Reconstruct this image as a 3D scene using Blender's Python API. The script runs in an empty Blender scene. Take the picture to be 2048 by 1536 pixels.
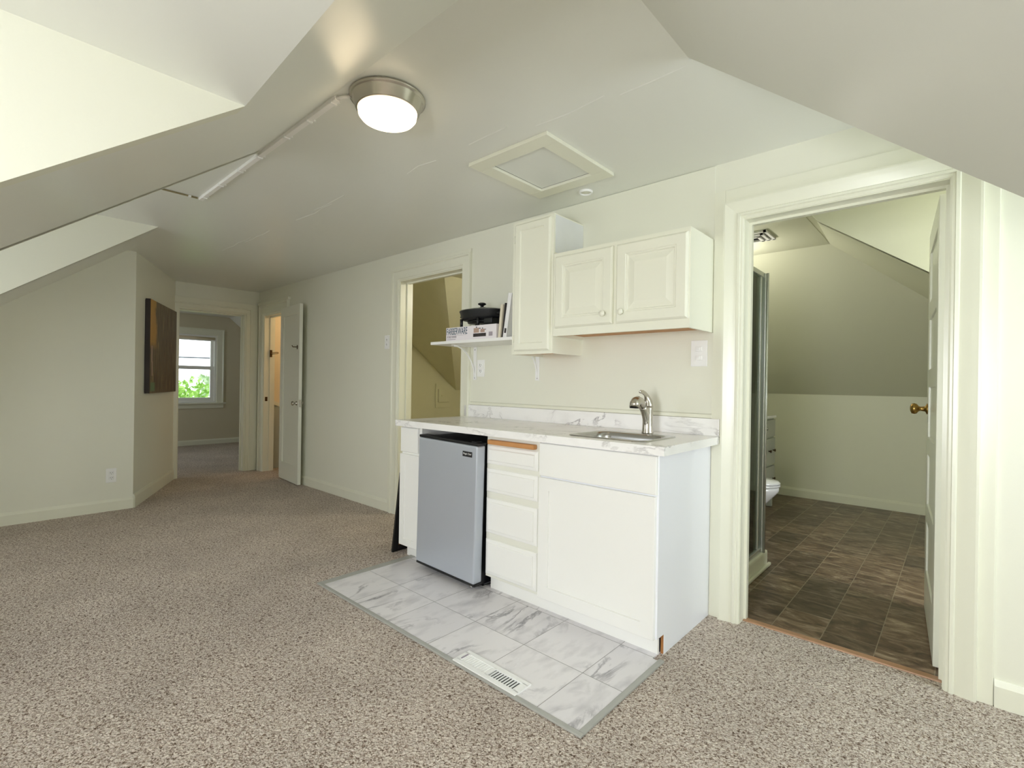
import bpy, bmesh, math, random
from mathutils import Vector, Matrix, Euler
R = math.radians
random.seed(7)
sc = bpy.context.scene
col = sc.collection
H = 2.30            # flat ceiling height

# ------------------------------------------------------------------ materials
def lin(c):
    c = c / 255.0
    return c / 12.92 if c <= 0.04045 else ((c + 0.055) / 1.055) ** 2.4
def rgb(r, g, b): return (lin(r), lin(g), lin(b), 1.0)
MATS = {}
def mat(name, color, rough=0.5, metal=0.0, bump=0.0, bscale=80.0, var=0.0, vscale=6.0, spec=0.5, emit=None, estr=0.0, coat=0.0, bdist=0.002):
    m = bpy.data.materials.new(name); m.use_nodes = True
    nt = m.node_tree; b = nt.nodes['Principled BSDF']
    b.inputs['Base Color'].default_value = color
    b.inputs['Roughness'].default_value = rough
    b.inputs['Metallic'].default_value = metal
    b.inputs['Specular IOR Level'].default_value = spec
    b.inputs['Coat Weight'].default_value = coat
    tc = nt.nodes.new('ShaderNodeTexCoord')
    if var > 0:
        n = nt.nodes.new('ShaderNodeTexNoise'); n.inputs['Scale'].default_value = vscale; n.inputs['Detail'].default_value = 4
        nt.links.new(tc.outputs['Object'], n.inputs['Vector'])
        mx = nt.nodes.new('ShaderNodeMix'); mx.data_type = 'RGBA'
        k = 1 - var
        mx.inputs[6].default_value = (color[0]*k, color[1]*k, color[2]*k, 1)
        mx.inputs[7].default_value = (min(1, color[0]*(1+var*.6)), min(1, color[1]*(1+var*.6)), min(1, color[2]*(1+var*.6)), 1)
        nt.links.new(n.outputs['Fac'], mx.inputs[0]); nt.links.new(mx.outputs[2], b.inputs['Base Color'])
    if bump > 0:
        n = nt.nodes.new('ShaderNodeTexNoise'); n.inputs['Scale'].default_value = bscale; n.inputs['Detail'].default_value = 3
        nt.links.new(tc.outputs['Object'], n.inputs['Vector'])
        bp = nt.nodes.new('ShaderNodeBump'); bp.inputs['Strength'].default_value = bump; bp.inputs['Distance'].default_value = bdist
        nt.links.new(n.outputs['Fac'], bp.inputs['Height']); nt.links.new(bp.outputs['Normal'], b.inputs['Normal'])
    if emit is not None:
        b.inputs['Emission Color'].default_value = emit; b.inputs['Emission Strength'].default_value = estr
    MATS[name] = m
    return m

WALLC = rgb(229, 229, 214)
M_wall = mat('wall_paint', WALLC, 0.42, bump=0.10, bscale=120, var=0.02, vscale=2)
M_ceil = mat('ceiling_paint', rgb(229, 230, 223), 0.33, bump=0.10, bscale=9, var=0.02, vscale=1.5, bdist=0.006)
M_slope = mat('slope_paint', rgb(227, 228, 220), 0.55, bump=0.10, bscale=9, var=0.02, vscale=1.5, bdist=0.006, spec=.3)
M_trim = mat('trim_paint', rgb(229, 229, 212), 0.28, bump=0.06, bscale=40)
M_doorp = mat('door_paint', rgb(228, 229, 215), 0.28, bump=0.05, bscale=30)
M_bathwall = mat('bath_wall_paint', rgb(214, 215, 192), 0.45, bump=0.15, bscale=60)
M_closet = mat('closet_wall_paint', rgb(214, 211, 182), 0.6, bump=0.2, bscale=30, var=0.06)
M_bed = mat('bedroom_wall_paint', rgb(206, 198, 174), 0.5, bump=0.1)
M_stair = mat('stair_wall_paint', rgb(232, 220, 196), 0.5, bump=0.1)
M_wains = mat('grey_wainscot_paint', rgb(176, 184, 178), 0.45)
M_upper = mat('cream_cabinet_paint', rgb(235, 235, 219), 0.32, bump=0.04, bscale=50)
M_lower = mat('white_cabinet_paint', rgb(240, 240, 236), 0.33, bump=0.02, bscale=60)
M_frame = mat('face_frame_paint', rgb(229, 229, 218), 0.34)
M_side = mat('white_laminate', rgb(236, 238, 244), 0.35)
M_gap = mat('cabinet_shadow_gap', rgb(120, 122, 118), 0.6)
M_wood = mat('raw_wood', rgb(196, 140, 84), 0.5, var=0.15, vscale=14)
M_ply = mat('plywood_edge', rgb(176, 120, 66), 0.6, var=0.2, vscale=30)
M_white = mat('white_plastic', rgb(240, 240, 238), 0.35)
M_dark = mat('dark_slot', rgb(22, 22, 22), 0.6)
M_black = mat('black_plastic', rgb(16, 17, 19), 0.38)
M_fridge = mat('silver_fridge_door', rgb(190, 196, 206), 0.34, metal=0.45)
M_steel = mat('brushed_steel', rgb(190, 190, 188), 0.24, metal=1.0)
M_nickel = mat('brushed_nickel', rgb(192, 187, 177), 0.26, metal=1.0)
M_chrome = mat('chrome', rgb(226, 230, 230), 0.26, metal=0.72)
M_brass = mat('aged_brass', rgb(168, 134, 76), 0.28, metal=1.0)
M_bronze = mat('dark_bronze', rgb(92, 74, 50), 0.4, metal=0.9)
M_racew = mat('silver_raceway', rgb(243, 241, 238), 0.30, metal=0.0)
M_ceram = mat('toilet_ceramic', rgb(238, 240, 246), 0.12, coat=0.5)
M_van = mat('vanity_paint', rgb(178, 182, 172), 0.4)
M_tray = mat('shower_tray_acrylic', rgb(226, 226, 208), 0.3)
M_lamp = mat('lit_glass_dome', rgb(255, 240, 214), 0.4, emit=(1.0, 0.80, 0.52, 1), estr=4.0)
M_pan = mat('black_nonstick', rgb(24, 26, 29), 0.42)
M_bookw = mat('white_book_cover', rgb(236, 236, 236), 0.45)
M_booky = mat('cream_book_cover', rgb(226, 218, 196), 0.5)
M_bookb = mat('dark_book_cover', rgb(40, 34, 34), 0.5)
M_pages = mat('book_pages', rgb(226, 220, 202), 0.7, bump=0.3, bscale=300)
M_box = mat('white_carton', rgb(233, 228, 232), 0.45)
M_blue = mat('dark_teal_ink', rgb(28, 74, 94), 0.5)
M_greyink = mat('grey_ink', rgb(150, 140, 150), 0.5)
M_tan = mat('tan_ink', rgb(178, 152, 138), 0.5)
M_darkink = mat('dark_ink', rgb(50, 42, 42), 0.5)
M_edge = mat('grey_vinyl_edging', rgb(168, 168, 162), 0.4, var=0.06, vscale=30)
M_thresh = mat('wood_threshold', rgb(176, 136, 104), 0.4, var=0.2, vscale=20)
M_leaf = mat('tree_leaves', rgb(150, 190, 92), 0.6, var=0.3, vscale=3)
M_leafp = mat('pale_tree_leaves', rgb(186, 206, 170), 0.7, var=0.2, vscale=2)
M_bark = mat('tree_bark', rgb(92, 78, 62), 0.8)
M_grass = mat('lawn', rgb(170, 190, 130), 0.9, var=0.2, vscale=0.6)
M_cable = mat('cable_black', rgb(52, 60, 72), 0.6)
M_backing = mat('brown_backing_board', rgb(168, 118, 62), 0.6, var=0.12, vscale=20)

def nodes(m): return m.node_tree.nodes, m.node_tree.links
def mk_carpet():
    m = mat('speckled_carpet', rgb(150, 135, 120), 0.95, spec=0.1)
    N, L = nodes(m); b = N['Principled BSDF']; tc = N.new('ShaderNodeTexCoord')
    n1 = N.new('ShaderNodeTexNoise'); n1.inputs['Scale'].default_value = 105; n1.inputs['Detail'].default_value = 3; n1.inputs['Roughness'].default_value = .6
    n1.inputs['Distortion'].default_value = 1.2
    L.new(tc.outputs['Object'], n1.inputs['Vector'])
    cr = N.new('ShaderNodeValToRGB'); e = cr.color_ramp.elements
    e[0].position = .34; e[0].color = rgb(104, 86, 72)
    e[1].position = .62; e[1].color = rgb(230, 220, 208)
    a = cr.color_ramp.elements.new(.43); a.color = rgb(168, 151, 137)
    a = cr.color_ramp.elements.new(.5); a.color = rgb(208, 195, 183)
    L.new(n1.outputs['Fac'], cr.inputs['Fac'])
    n2 = N.new('ShaderNodeTexNoise'); n2.inputs['Scale'].default_value = 2.2; n2.inputs['Detail'].default_value = 3
    L.new(tc.outputs['Object'], n2.inputs['Vector'])
    mr = N.new('ShaderNodeMapRange'); mr.inputs[1].default_value = .3; mr.inputs[2].default_value = .7; mr.inputs[3].default_value = .88; mr.inputs[4].default_value = 1.06
    L.new(n2.outputs['Fac'], mr.inputs[0])
    mx = N.new('ShaderNodeMix'); mx.data_type = 'RGBA'; mx.blend_type = 'MULTIPLY'; mx.inputs[0].default_value = 1
    L.new(cr.outputs['Color'], mx.inputs[6]); L.new(mr.outputs[0], mx.inputs[7])
    L.new(mx.outputs[2], b.inputs['Base Color'])
    v = N.new('ShaderNodeTexVoronoi'); v.inputs['Scale'].default_value = 130
    L.new(tc.outputs['Object'], v.inputs['Vector'])
    ad = N.new('ShaderNodeMath'); ad.operation = 'SUBTRACT'; L.new(n1.outputs['Fac'], ad.inputs[0]); L.new(v.outputs['Distance'], ad.inputs[1])
    bp = N.new('ShaderNodeBump'); bp.inputs['Strength'].default_value = .9; bp.inputs['Distance'].default_value = .008
    L.new(ad.outputs[0], bp.inputs['Height']); L.new(bp.outputs['Normal'], b.inputs['Normal'])
    return m
M_carpet = mk_carpet()

def mk_marble(name, tiles=False, base=(240, 239, 237), vein=(150, 148, 150), sc_=3.0, stretch=(1, 1, 1), rot=(0, 0, 0.6), w=.028, rough=.25):
    m = mat(name, rgb(*base), rough)
    N, L = nodes(m); b = N['Principled BSDF']; tc = N.new('ShaderNodeTexCoord')
    mp = N.new('ShaderNodeMapping'); mp.inputs['Scale'].default_value = stretch; mp.inputs['Rotation'].default_value = rot
    L.new(tc.outputs['Object'], mp.inputs['Vector'])
    n = N.new('ShaderNodeTexNoise'); n.inputs['Scale'].default_value = sc_; n.inputs['Detail'].default_value = 7; n.inputs['Roughness'].default_value = .6; n.inputs['Distortion'].default_value = .6
    L.new(mp.outputs[0], n.inputs['Vector'])
    s = N.new('ShaderNodeMath'); s.operation = 'SUBTRACT'; s.inputs[1].default_value = .5; L.new(n.outputs['Fac'], s.inputs[0])
    a = N.new('ShaderNodeMath'); a.operation = 'ABSOLUTE'; L.new(s.outputs[0], a.inputs[0])
    mr = N.new('ShaderNodeMapRange'); mr.inputs[1].default_value = 0; mr.inputs[2].default_value = w; mr.inputs[3].default_value = 1; mr.inputs[4].default_value = 0
    L.new(a.outputs[0], mr.inputs[0])
    n2 = N.new('ShaderNodeTexNoise'); n2.inputs['Scale'].default_value = sc_*.9; n2.inputs['Detail'].default_value = 3
    L.new(mp.outputs[0], n2.inputs['Vector'])
    mr2 = N.new('ShaderNodeMapRange'); mr2.inputs[1].default_value = .44; mr2.inputs[2].default_value = .70; mr2.inputs[3].default_value = 0; mr2.inputs[4].default_value = 1
    L.new(n2.outputs['Fac'], mr2.inputs[0])
    mu = N.new('ShaderNodeMath'); mu.operation = 'MULTIPLY'; L.new(mr.outputs[0], mu.inputs[0]); L.new(mr2.outputs[0], mu.inputs[1])
    n3 = N.new('ShaderNodeTexNoise'); n3.inputs['Scale'].default_value = sc_*2.2; n3.inputs['Detail'].default_value = 5
    L.new(mp.outputs[0], n3.inputs['Vector'])
    mr3 = N.new('ShaderNodeMapRange'); mr3.inputs[1].default_value = .5; mr3.inputs[2].default_value = .75; mr3.inputs[3].default_value = 0; mr3.inputs[4].default_value = (.42 if tiles else .12)
    L.new(n3.outputs['Fac'], mr3.inputs[0])
    mxv = N.new('ShaderNodeMath'); mxv.operation = 'MAXIMUM'; L.new(mu.outputs[0], mxv.inputs[0]); L.new(mr3.outputs[0], mxv.inputs[1])
    mx = N.new('ShaderNodeMix'); mx.data_type = 'RGBA'
    mx.inputs[6].default_value = rgb(*base); mx.inputs[7].default_value = rgb(*vein)
    L.new(mxv.outputs[0], mx.inputs[0])
    out = mx.outputs[2]
    if tiles:
        b2 = N.new('ShaderNodeTexBrick'); b2.offset = 0.0; b2.inputs['Scale'].default_value = 1; b2.inputs['Mortar Size'].default_value = 0
        b2.inputs['Brick Width'].default_value = .3125; b2.inputs['Row Height'].default_value = .305; b2.inputs['Color1'].default_value = (0, 0, 0, 1); b2.inputs['Color2'].default_value = (1, 1, 1, 1)
        mp3 = N.new('ShaderNodeMapping'); mp3.inputs['Location'].default_value = (-1.0165, -.92, 0)
        L.new(tc.outputs['Object'], mp3.inputs['Vector']); L.new(mp3.outputs[0], b2.inputs['Vector'])
        va = N.new('ShaderNodeVectorMath'); va.operation = 'MULTIPLY_ADD'; va.inputs[1].default_value = (7, 5, 3)
        L.new(b2.outputs['Color'], va.inputs[0]); L.new(mp.outputs[0], va.inputs[2])
        for q in (n, n2, n3): L.new(va.outputs[0], q.inputs['Vector'])
        br = N.new('ShaderNodeTexBrick'); br.offset = 0.0; br.inputs['Scale'].default_value = 1
        br.inputs['Brick Width'].default_value = .3125; br.inputs['Row Height'].default_value = .305; br.inputs['Mortar Size'].default_value = .0016; br.inputs['Mortar Smooth'].default_value = 0
        br.inputs['Color1'].default_value = (1, 1, 1, 1); br.inputs['Color2'].default_value = (.93, .93, .94, 1); br.inputs['Mortar'].default_value = (.42, .41, .40, 1)
        mp2 = N.new('ShaderNodeMapping'); mp2.inputs['Location'].default_value = (-1.0165, -.92, 0)
        L.new(tc.outputs['Object'], mp2.inputs['Vector']); L.new(mp2.outputs[0], br.inputs['Vector'])
        m2 = N.new('ShaderNodeMix'); m2.data_type = 'RGBA'; m2.blend_type = 'MULTIPLY'; m2.inputs[0].default_value = 1
        L.new(out, m2.inputs[6]); L.new(br.outputs['Color'], m2.inputs[7]); out = m2.outputs[2]
    L.new(out, b.inputs['Base Color'])
    return m
M_counter = mk_marble('marble_laminate', sc_=3.2, stretch=(1.0, 1.0, 1.6), rot=(.3, .5, .6), w=.022, base=(243, 242, 240), vein=(150, 146, 146))
M_tile = mk_marble('marble_vinyl_tile', tiles=True, sc_=6.5, stretch=(1.0, .38, 1), rot=(0, 0, -.30), w=.042, base=(230, 227, 228), vein=(134, 131, 136), rough=.3)

def mk_bathfloor():
    m = mat('brown_slate_vinyl', rgb(96, 82, 66), 0.33)
    N, L = nodes(m); b = N['Principled BSDF']; tc = N.new('ShaderNodeTexCoord')
    mp = N.new('ShaderNodeMapping'); mp.inputs['Scale'].default_value = (1, 2.4, 1)
    L.new(tc.outputs['Object'], mp.inputs['Vector'])
    n = N.new('ShaderNodeTexNoise'); n.inputs['Scale'].default_value = 6.5; n.inputs['Detail'].default_value = 9; n.inputs['Roughness'].default_value = .68; n.inputs['Distortion'].default_value = .9
    L.new(mp.outputs[0], n.inputs['Vector'])
    cr = N.new('ShaderNodeValToRGB'); e = cr.color_ramp.elements
    e[0].position = .33; e[0].color = rgb(72, 56, 44)
    e[1].position = .72; e[1].color = rgb(198, 180, 160)
    a = e.new(.46); a.color = rgb(110, 88, 70)
    a = e.new(.56); a.color = rgb(138, 118, 98)
    L.new(n.outputs['Fac'], cr.inputs['Fac'])
    br = N.new('ShaderNodeTexBrick'); br.offset = .5; br.inputs['Scale'].default_value = 1
    br.inputs['Brick Width'].default_value = .31; br.inputs['Row Height'].default_value = .204; br.inputs['Mortar Size'].default_value = .0018
    br.inputs['Color1'].default_value = (1.0, .98, .94, 1); br.inputs['Color2'].default_value = (.50, .50, .50, 1); br.inputs['Mortar'].default_value = (1.0, .97, .9, 1)
    mpr = N.new('ShaderNodeMapping'); mpr.inputs['Rotation'].default_value = (0, 0, R(90)); mpr.inputs['Location'].default_value = (.06, -.019, 0)
    L.new(tc.outputs['Object'], mpr.inputs['Vector']); L.new(mpr.outputs[0], br.inputs['Vector'])
    va = N.new('ShaderNodeVectorMath'); va.operation = 'MULTIPLY_ADD'; va.inputs[1].default_value = (23, 17, 9)
    L.new(br.outputs['Color'], va.inputs[0]); L.new(mp.outputs[0], va.inputs[2]); L.new(va.outputs[0], n.inputs['Vector'])
    mx = N.new('ShaderNodeMix'); mx.data_type = 'RGBA'; mx.blend_type = 'MULTIPLY'; mx.inputs[0].default_value = 1
    L.new(cr.outputs['Color'], mx.inputs[6]); L.new(br.outputs['Color'], mx.inputs[7])
    mg = N.new('ShaderNodeMix'); mg.data_type = 'RGBA'; mg.inputs[7].default_value = rgb(150, 138, 118)
    L.new(br.outputs['Fac'], mg.inputs[0]); L.new(mx.outputs[2], mg.inputs[6]); L.new(mg.outputs[2], b.inputs['Base Color'])
    return m
M_bathfloor = mk_bathfloor()

def mk_painting():
    m = mat('abstract_canvas', rgb(90, 70, 40), 0.35)
    N, L = nodes(m); b = N['Principled BSDF']; tc = N.new('ShaderNodeTexCoord')
    mp = N.new('ShaderNodeMapping'); mp.inputs['Scale'].default_value = (14, 1, 1.6)
    L.new(tc.outputs['Object'], mp.inputs['Vector'])
    n = N.new('ShaderNodeTexNoise'); n.inputs['Scale'].default_value = 2.2; n.inputs['Detail'].default_value = 8; n.inputs['Roughness'].default_value = .65
    L.new(mp.outputs[0], n.inputs['Vector'])
    cr = N.new('ShaderNodeValToRGB'); e = cr.color_ramp.elements
    e[0].position = .36; e[0].color = rgb(44, 30, 20)
    e[1].position = .70; e[1].color = rgb(224, 190, 134)
    a = e.new(.45); a.color = rgb(96, 66, 36)
    a = e.new(.54); a.color = rgb(98, 88, 62)
    a = e.new(.62); a.color = rgb(134, 104, 60)
    L.new(n.outputs['Fac'], cr.inputs['Fac'])
    sx = N.new('ShaderNodeSeparateXYZ'); L.new(tc.outputs['Object'], sx.inputs[0])
    n2 = N.new('ShaderNodeTexNoise'); n2.inputs['Scale'].default_value = 7
    L.new(tc.outputs['Object'], n2.inputs['Vector'])
    ad = N.new('ShaderNodeMath'); ad.operation = 'MULTIPLY_ADD'; ad.inputs[1].default_value = .25; L.new(n2.outputs['Fac'], ad.inputs[0]); L.new(sx.outputs['X'], ad.inputs[2])
    mr = N.new('ShaderNodeMapRange'); mr.inputs[1].default_value = .36; mr.inputs[2].default_value = .30; mr.inputs[3].default_value = 0; mr.inputs[4].default_value = 1
    L.new(ad.outputs[0], mr.inputs[0])
    mz = N.new('ShaderNodeMapRange'); mz.inputs[1].default_value = .42; mz.inputs[2].default_value = .5; mz.inputs[3].default_value = 0; mz.inputs[4].default_value = 1
    L.new(sx.outputs['Z'], mz.inputs[0])
    mu = N.new('ShaderNodeMath'); mu.operation = 'MULTIPLY'; L.new(mr.outputs[0], mu.inputs[0]); L.new(mz.outputs[0], mu.inputs[1])
    mx = N.new('ShaderNodeMix'); mx.data_type = 'RGBA'; L.new(mu.outputs[0], mx.inputs[0]); L.new(cr.outputs['Color'], mx.inputs[6]); mx.inputs[7].default_value = rgb(186, 138, 56)
    L.new(mx.outputs[2], b.inputs['Base Color'])
    bp = N.new('ShaderNodeBump'); bp.inputs['Strength'].default_value = .4; bp.inputs['Distance'].default_value = .01
    L.new(n.outputs['Fac'], bp.inputs['Height']); L.new(bp.outputs['Normal'], b.inputs['Normal'])
    return m
M_paint = mk_painting()

def mk_glass(name, tint, fac):
    m = bpy.data.materials.new(name); m.use_nodes = True
    N, L = nodes(m); N.clear()
    o = N.new('ShaderNodeOutputMaterial'); t = N.new('ShaderNodeBsdfTransparent'); t.inputs['Color'].default_value = tint
    g = N.new('ShaderNodeBsdfGlossy'); g.inputs['Roughness'].default_value = .03; g.inputs['Color'].default_value = (.9, .95, .9, 1)
    f = N.new('ShaderNodeFresnel'); f.inputs['IOR'].default_value = 1.45
    ml = N.new('ShaderNodeMath'); ml.operation = 'MULTIPLY'; ml.inputs[1].default_value = fac; L.new(f.outputs[0], ml.inputs[0])
    x = N.new('ShaderNodeMixShader'); L.new(ml.outputs[0], x.inputs[0]); L.new(t.outputs[0], x.inputs[1]); L.new(g.outputs[0], x.inputs[2]); L.new(x.outputs[0], o.inputs['Surface'])
    return m
M_glass = mk_glass('window_glass', (.97, .985, .98, 1), .8)
M_shglass = mk_glass('shower_glass', (.86, .92, .87, 1), 1.0)
M_lid = mk_glass('lid_glass', (.80, .80, .76, 1), 1.5)

# ------------------------------------------------------------------ mesh helpers
WM = {}          # object name -> world matrix
class MB:
    def __init__(s): s.bm = bmesh.new()
    def _merge(s, t, M=None):
        if M is not None: t.transform(M)
        me = bpy.data.meshes.new('t'); t.to_mesh(me); t.free(); s.bm.from_mesh(me); bpy.data.meshes.remove(me)
        return s
    def box(s, x0, x1, y0, y1, z0, z1, bev=0.0, M=None, seg=2):
        t = bmesh.new(); bmesh.ops.create_cube(t, size=1)
        t.transform(Matrix.Translation(((x0+x1)/2, (y0+y1)/2, (z0+z1)/2)) @ Matrix.Diagonal((abs(x1-x0), abs(y1-y0), abs(z1-z0), 1)))
        if bev > 0: bmesh.ops.bevel(t, geom=list(t.edges), offset=bev, segments=seg, profile=.6, affect='EDGES')
        return s._merge(t, M)
    def slab(s, pts, thick):
        """planar polygon (3D points) extruded by vector thick"""
        t = bmesh.new(); v = Vector(thick)
        a = [t.verts.new(p) for p in pts]; b = [t.verts.new(Vector(p)+v) for p in pts]
        n = len(pts)
        t.faces.new(a); t.faces.new(b[::-1])
        for i in range(n): t.faces.new((a[i], b[i], b[(i+1) % n], a[(i+1) % n]))
        bmesh.ops.recalc_face_normals(t, faces=list(t.faces))
        return s._merge(t)
    def lathe(s, prof, n=32, M=None, cap=True):
        t = bmesh.new(); rings = []
        for r, z in prof:
            if r < 1e-5: rings.append([t.verts.new((0, 0, z))])
            else: rings.append([t.verts.new((r*math.cos(2*math.pi*i/n), r*math.sin(2*math.pi*i/n), z)) for i in range(n)])
        for a, b in zip(rings, rings[1:]):
            for i in range(n):
                j = (i+1) % n
                if len(a) == 1 and len(b) == 1: continue
                if len(a) == 1: t.faces.new((a[0], b[i], b[j]))
                elif len(b) == 1: t.faces.new((a[i], a[j], b[0]))
                else: t.faces.new((a[i], a[j], b[j], b[i]))
        if cap:
            for r in (rings[0], rings[-1]):
                if len(r) > 1: t.faces.new(r)
        bmesh.ops.recalc_face_normals(t, faces=list(t.faces))
        for f in t.faces: f.smooth = True
        return s._merge(t, M)
    def loft(s, loops, cap=True, smooth=True, M=None):
        t = bmesh.new(); rs = [[t.verts.new(p) for p in l] for l in loops]; n = len(rs[0])
        for a, b in zip(rs, rs[1:]):
            for i in range(n):
                f = t.faces.new((a[i], a[(i+1) % n], b[(i+1) % n], b[i])); f.smooth = smooth
        if cap: t.faces.new(rs[0][::-1]); t.faces.new(rs[-1])
        bmesh.ops.recalc_face_normals(t, faces=list(t.faces))
        return s._merge(t, M)
    def tube(s, pts, rad, n=14, M=None):
        pts = [Vector(p) for p in pts]
        if not hasattr(rad, '__len__'): rad = [rad]*len(pts)
        loops = []; up = Vector((0, 0, 1))
        prev = None
        for i, p in enumerate(pts):
            d = (pts[min(i+1, len(pts)-1)] - pts[max(i-1, 0)]).normalized()
            if prev is None:
                a = d.cross(up)
                if a.length < 1e-3: a = d.cross(Vector((1, 0, 0)))
                a.normalize()
            else:
                a = (prev - d*prev.dot(d)).normalized()
            prev = a; b = d.cross(a); r = rad[i]
            if not hasattr(r, '__len__'): r = (r, r)
            loops.append([p + a*math.cos(2*math.pi*k/n)*r[0] + b*math.sin(2*math.pi*k/n)*r[1] for k in range(n)])
        return s.loft(loops, M=M)
    def rings(s, u0, u1, v0, v1, prof, fn):
        """concentric rectangular rings: prof=[(inset, height)], fn(u,v,h)->xyz ; closes the front"""
        t = bmesh.new(); rs = []
        for i, h in prof:
            rs.append([t.verts.new(fn(u, v, h)) for u, v in ((u0+i, v0+i), (u1-i, v0+i), (u1-i, v1-i), (u0+i, v1-i))])
        for a, b in zip(rs, rs[1:]):
            for k in range(4): t.faces.new((a[k], a[(k+1) % 4], b[(k+1) % 4], b[k]))
        t.faces.new(rs[0][::-1]); t.faces.new(rs[-1])
        bmesh.ops.recalc_face_normals(t, faces=list(t.faces))
        return s._merge(t)
    def casing(s, x0, x1, z0, z1, prof, fn):
        """mitred trim round the left, top and right of an opening; prof=[(outward, depth)] closed outline"""
        paths = []
        for o, d in prof:
            paths.append([fn(x0-o, z0, d), fn(x0-o, z1+o, d), fn(x1+o, z1+o, d), fn(x1+o, z0, d)])
        t = bmesh.new(); V = [[t.verts.new(p) for p in q] for q in paths]; n = len(V)
        for i in range(n):
            a, b = V[i], V[(i+1) % n]
            for k in range(3): t.faces.new((a[k], b[k], b[k+1], a[k+1]))
        t.faces.new([v[0] for v in V]); t.faces.new([v[3] for v in V][::-1])
        bmesh.ops.recalc_face_normals(t, faces=list(t.faces))
        return s._merge(t)
    def obj(s, name, m, parent=None, local=False, smooth=None):
        W = WM.get(parent.name, Matrix()) if parent else Matrix()
        if parent and not local: s.bm.transform(W.inverted())
        me = bpy.data.meshes.new(name); s.bm.to_mesh(me); s.bm.free()
        me.materials.append(m)
        if smooth is not None:
            for p in me.polygons: p.use_smooth = smooth
        o = bpy.data.objects.new(name, me); col.objects.link(o)
        if parent: o.parent = parent
        WM[o.name] = W
        return o
def tag(o, label=None, cat=None, group=None, kind=None):
    if label: o['label'] = label
    if cat: o['category'] = cat
    if group: o['group'] = group
    if kind: o['kind'] = kind
    return o
def thing(name, label, cat, loc=(0, 0, 0), rot=(0, 0, 0), group=None, kind=None):
    o = bpy.data.objects.new(name, None); col.objects.link(o)
    o.empty_display_size = .05; o.location = loc; o.rotation_euler = rot
    WM[o.name] = Matrix.Translation(loc) @ Euler(rot).to_matrix().to_4x4()
    return tag(o, label, cat, group, kind)
def struct(mb, name, m, label=None, cat='wall', parent=None):
    o = mb.obj(name, m, parent)
    if parent is None: tag(o, label, cat, kind='structure')
    return o
def dup(root, loc, label=None, rot=None, group=None):
    r = root.copy(); col.objects.link(r); r.location = loc
    if rot is not None: r.rotation_euler = rot
    if label: r['label'] = label
    if group: r['group'] = group
    for ch in root.children:
        c = ch.copy(); col.objects.link(c); c.parent = r
        for g in ch.children:
            d = g.copy(); col.objects.link(d); d.parent = c
    return r
def text(name, body, m, parent, width, height, M, ext=.0004):
    c = bpy.data.curves.new(name, 'FONT'); c.body = body; c.extrude = ext; c.align_x = 'LEFT'
    o = bpy.data.objects.new(name, c); col.objects.link(o); bpy.context.view_layer.update()
    me = bpy.data.meshes.new_from_object(o); bpy.data.objects.remove(o); bpy.data.curves.remove(c)
    xs = [v.co.x for v in me.vertices]; ys = [v.co.y for v in me.vertices]
    sx = width/(max(xs)-min(xs)); sy = height/(max(ys)-min(ys))
    for v in me.vertices: v.co.x = (v.co.x-min(xs))*sx; v.co.y = (v.co.y-min(ys))*sy
    me.transform(M); me.name = name; me.materials.clear(); me.materials.append(m)
    o = bpy.data.objects.new(name, me); col.objects.link(o)
    if parent: o.parent = parent
    return o

SL, SY = 0.759, -1.608          # street-side roof slope under the flat ceiling
def zC(y): return H + SL*(y - SY)
XR, SR = 0.19, 0.832            # right-hand slope
def zR(x): return H - SR*(x - XR)
XF = -5.885                     # end wall of the landing
XO, YO = -4.613, -1.543         # outlet wall corner
YP = -0.93

# ------------------------------------------------------------------ floors
fl = MB()
fl.box(-9.25, 2.75, -4.4, 0.065, -.12, 0)
fl.box(-9.25, -5.94, 0.065, 2.4, -.12, 0)
fl.box(-5.94, -0.95, 0.065, 2.75, -.12, -.001)
struct(fl, 'floor', M_carpet, 'speckled beige brown cut pile carpet over the attic floor', 'carpet')
b = MB(); b.box(-.95, 2.75, .065, 3.6, -.12, -.001)
struct(b, 'floor', M_bathfloor, 'brown slate look vinyl tile floor of the bathroom', 'floor')

# ------------------------------------------------------------------ walls
def wall_open(mb, x0, x1, z1, y0, y1, ops):
    """wall along x with door openings (xa, xb, ztop) sorted"""
    cur = x0
    for a, c, zt in ops:
        mb.box(cur, a, y0, y1, 0, z1); mb.box(a, c, y0, y1, zt, z1); cur = c
    mb.box(cur, x1, y0, y1, 0, z1)
OPS = [(-5.70, -5.12, 1.99), (-2.776, -1.95, 2.06), (.095, .868, 2.0)]
w = MB(); wall_open(w, -5.93, 2.7, H+.04, 0, .12, OPS)
struct(w, 'wall_back', M_wall, 'long cream wall behind the kitchenette, with three door openings')
# end wall of the landing with the bedroom opening
w = MB(); w.box(XF-.12, XF, -1.25, -.90, 0, H+.04); w.box(XF-.12, XF, -.165, 0.0, 0, H+.04); w.box(XF-.12, XF, -.90, -.165, 2.0, H+.04)
struct(w, 'wall_end', M_wall, 'cream end wall round the bedroom doorway')
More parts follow.
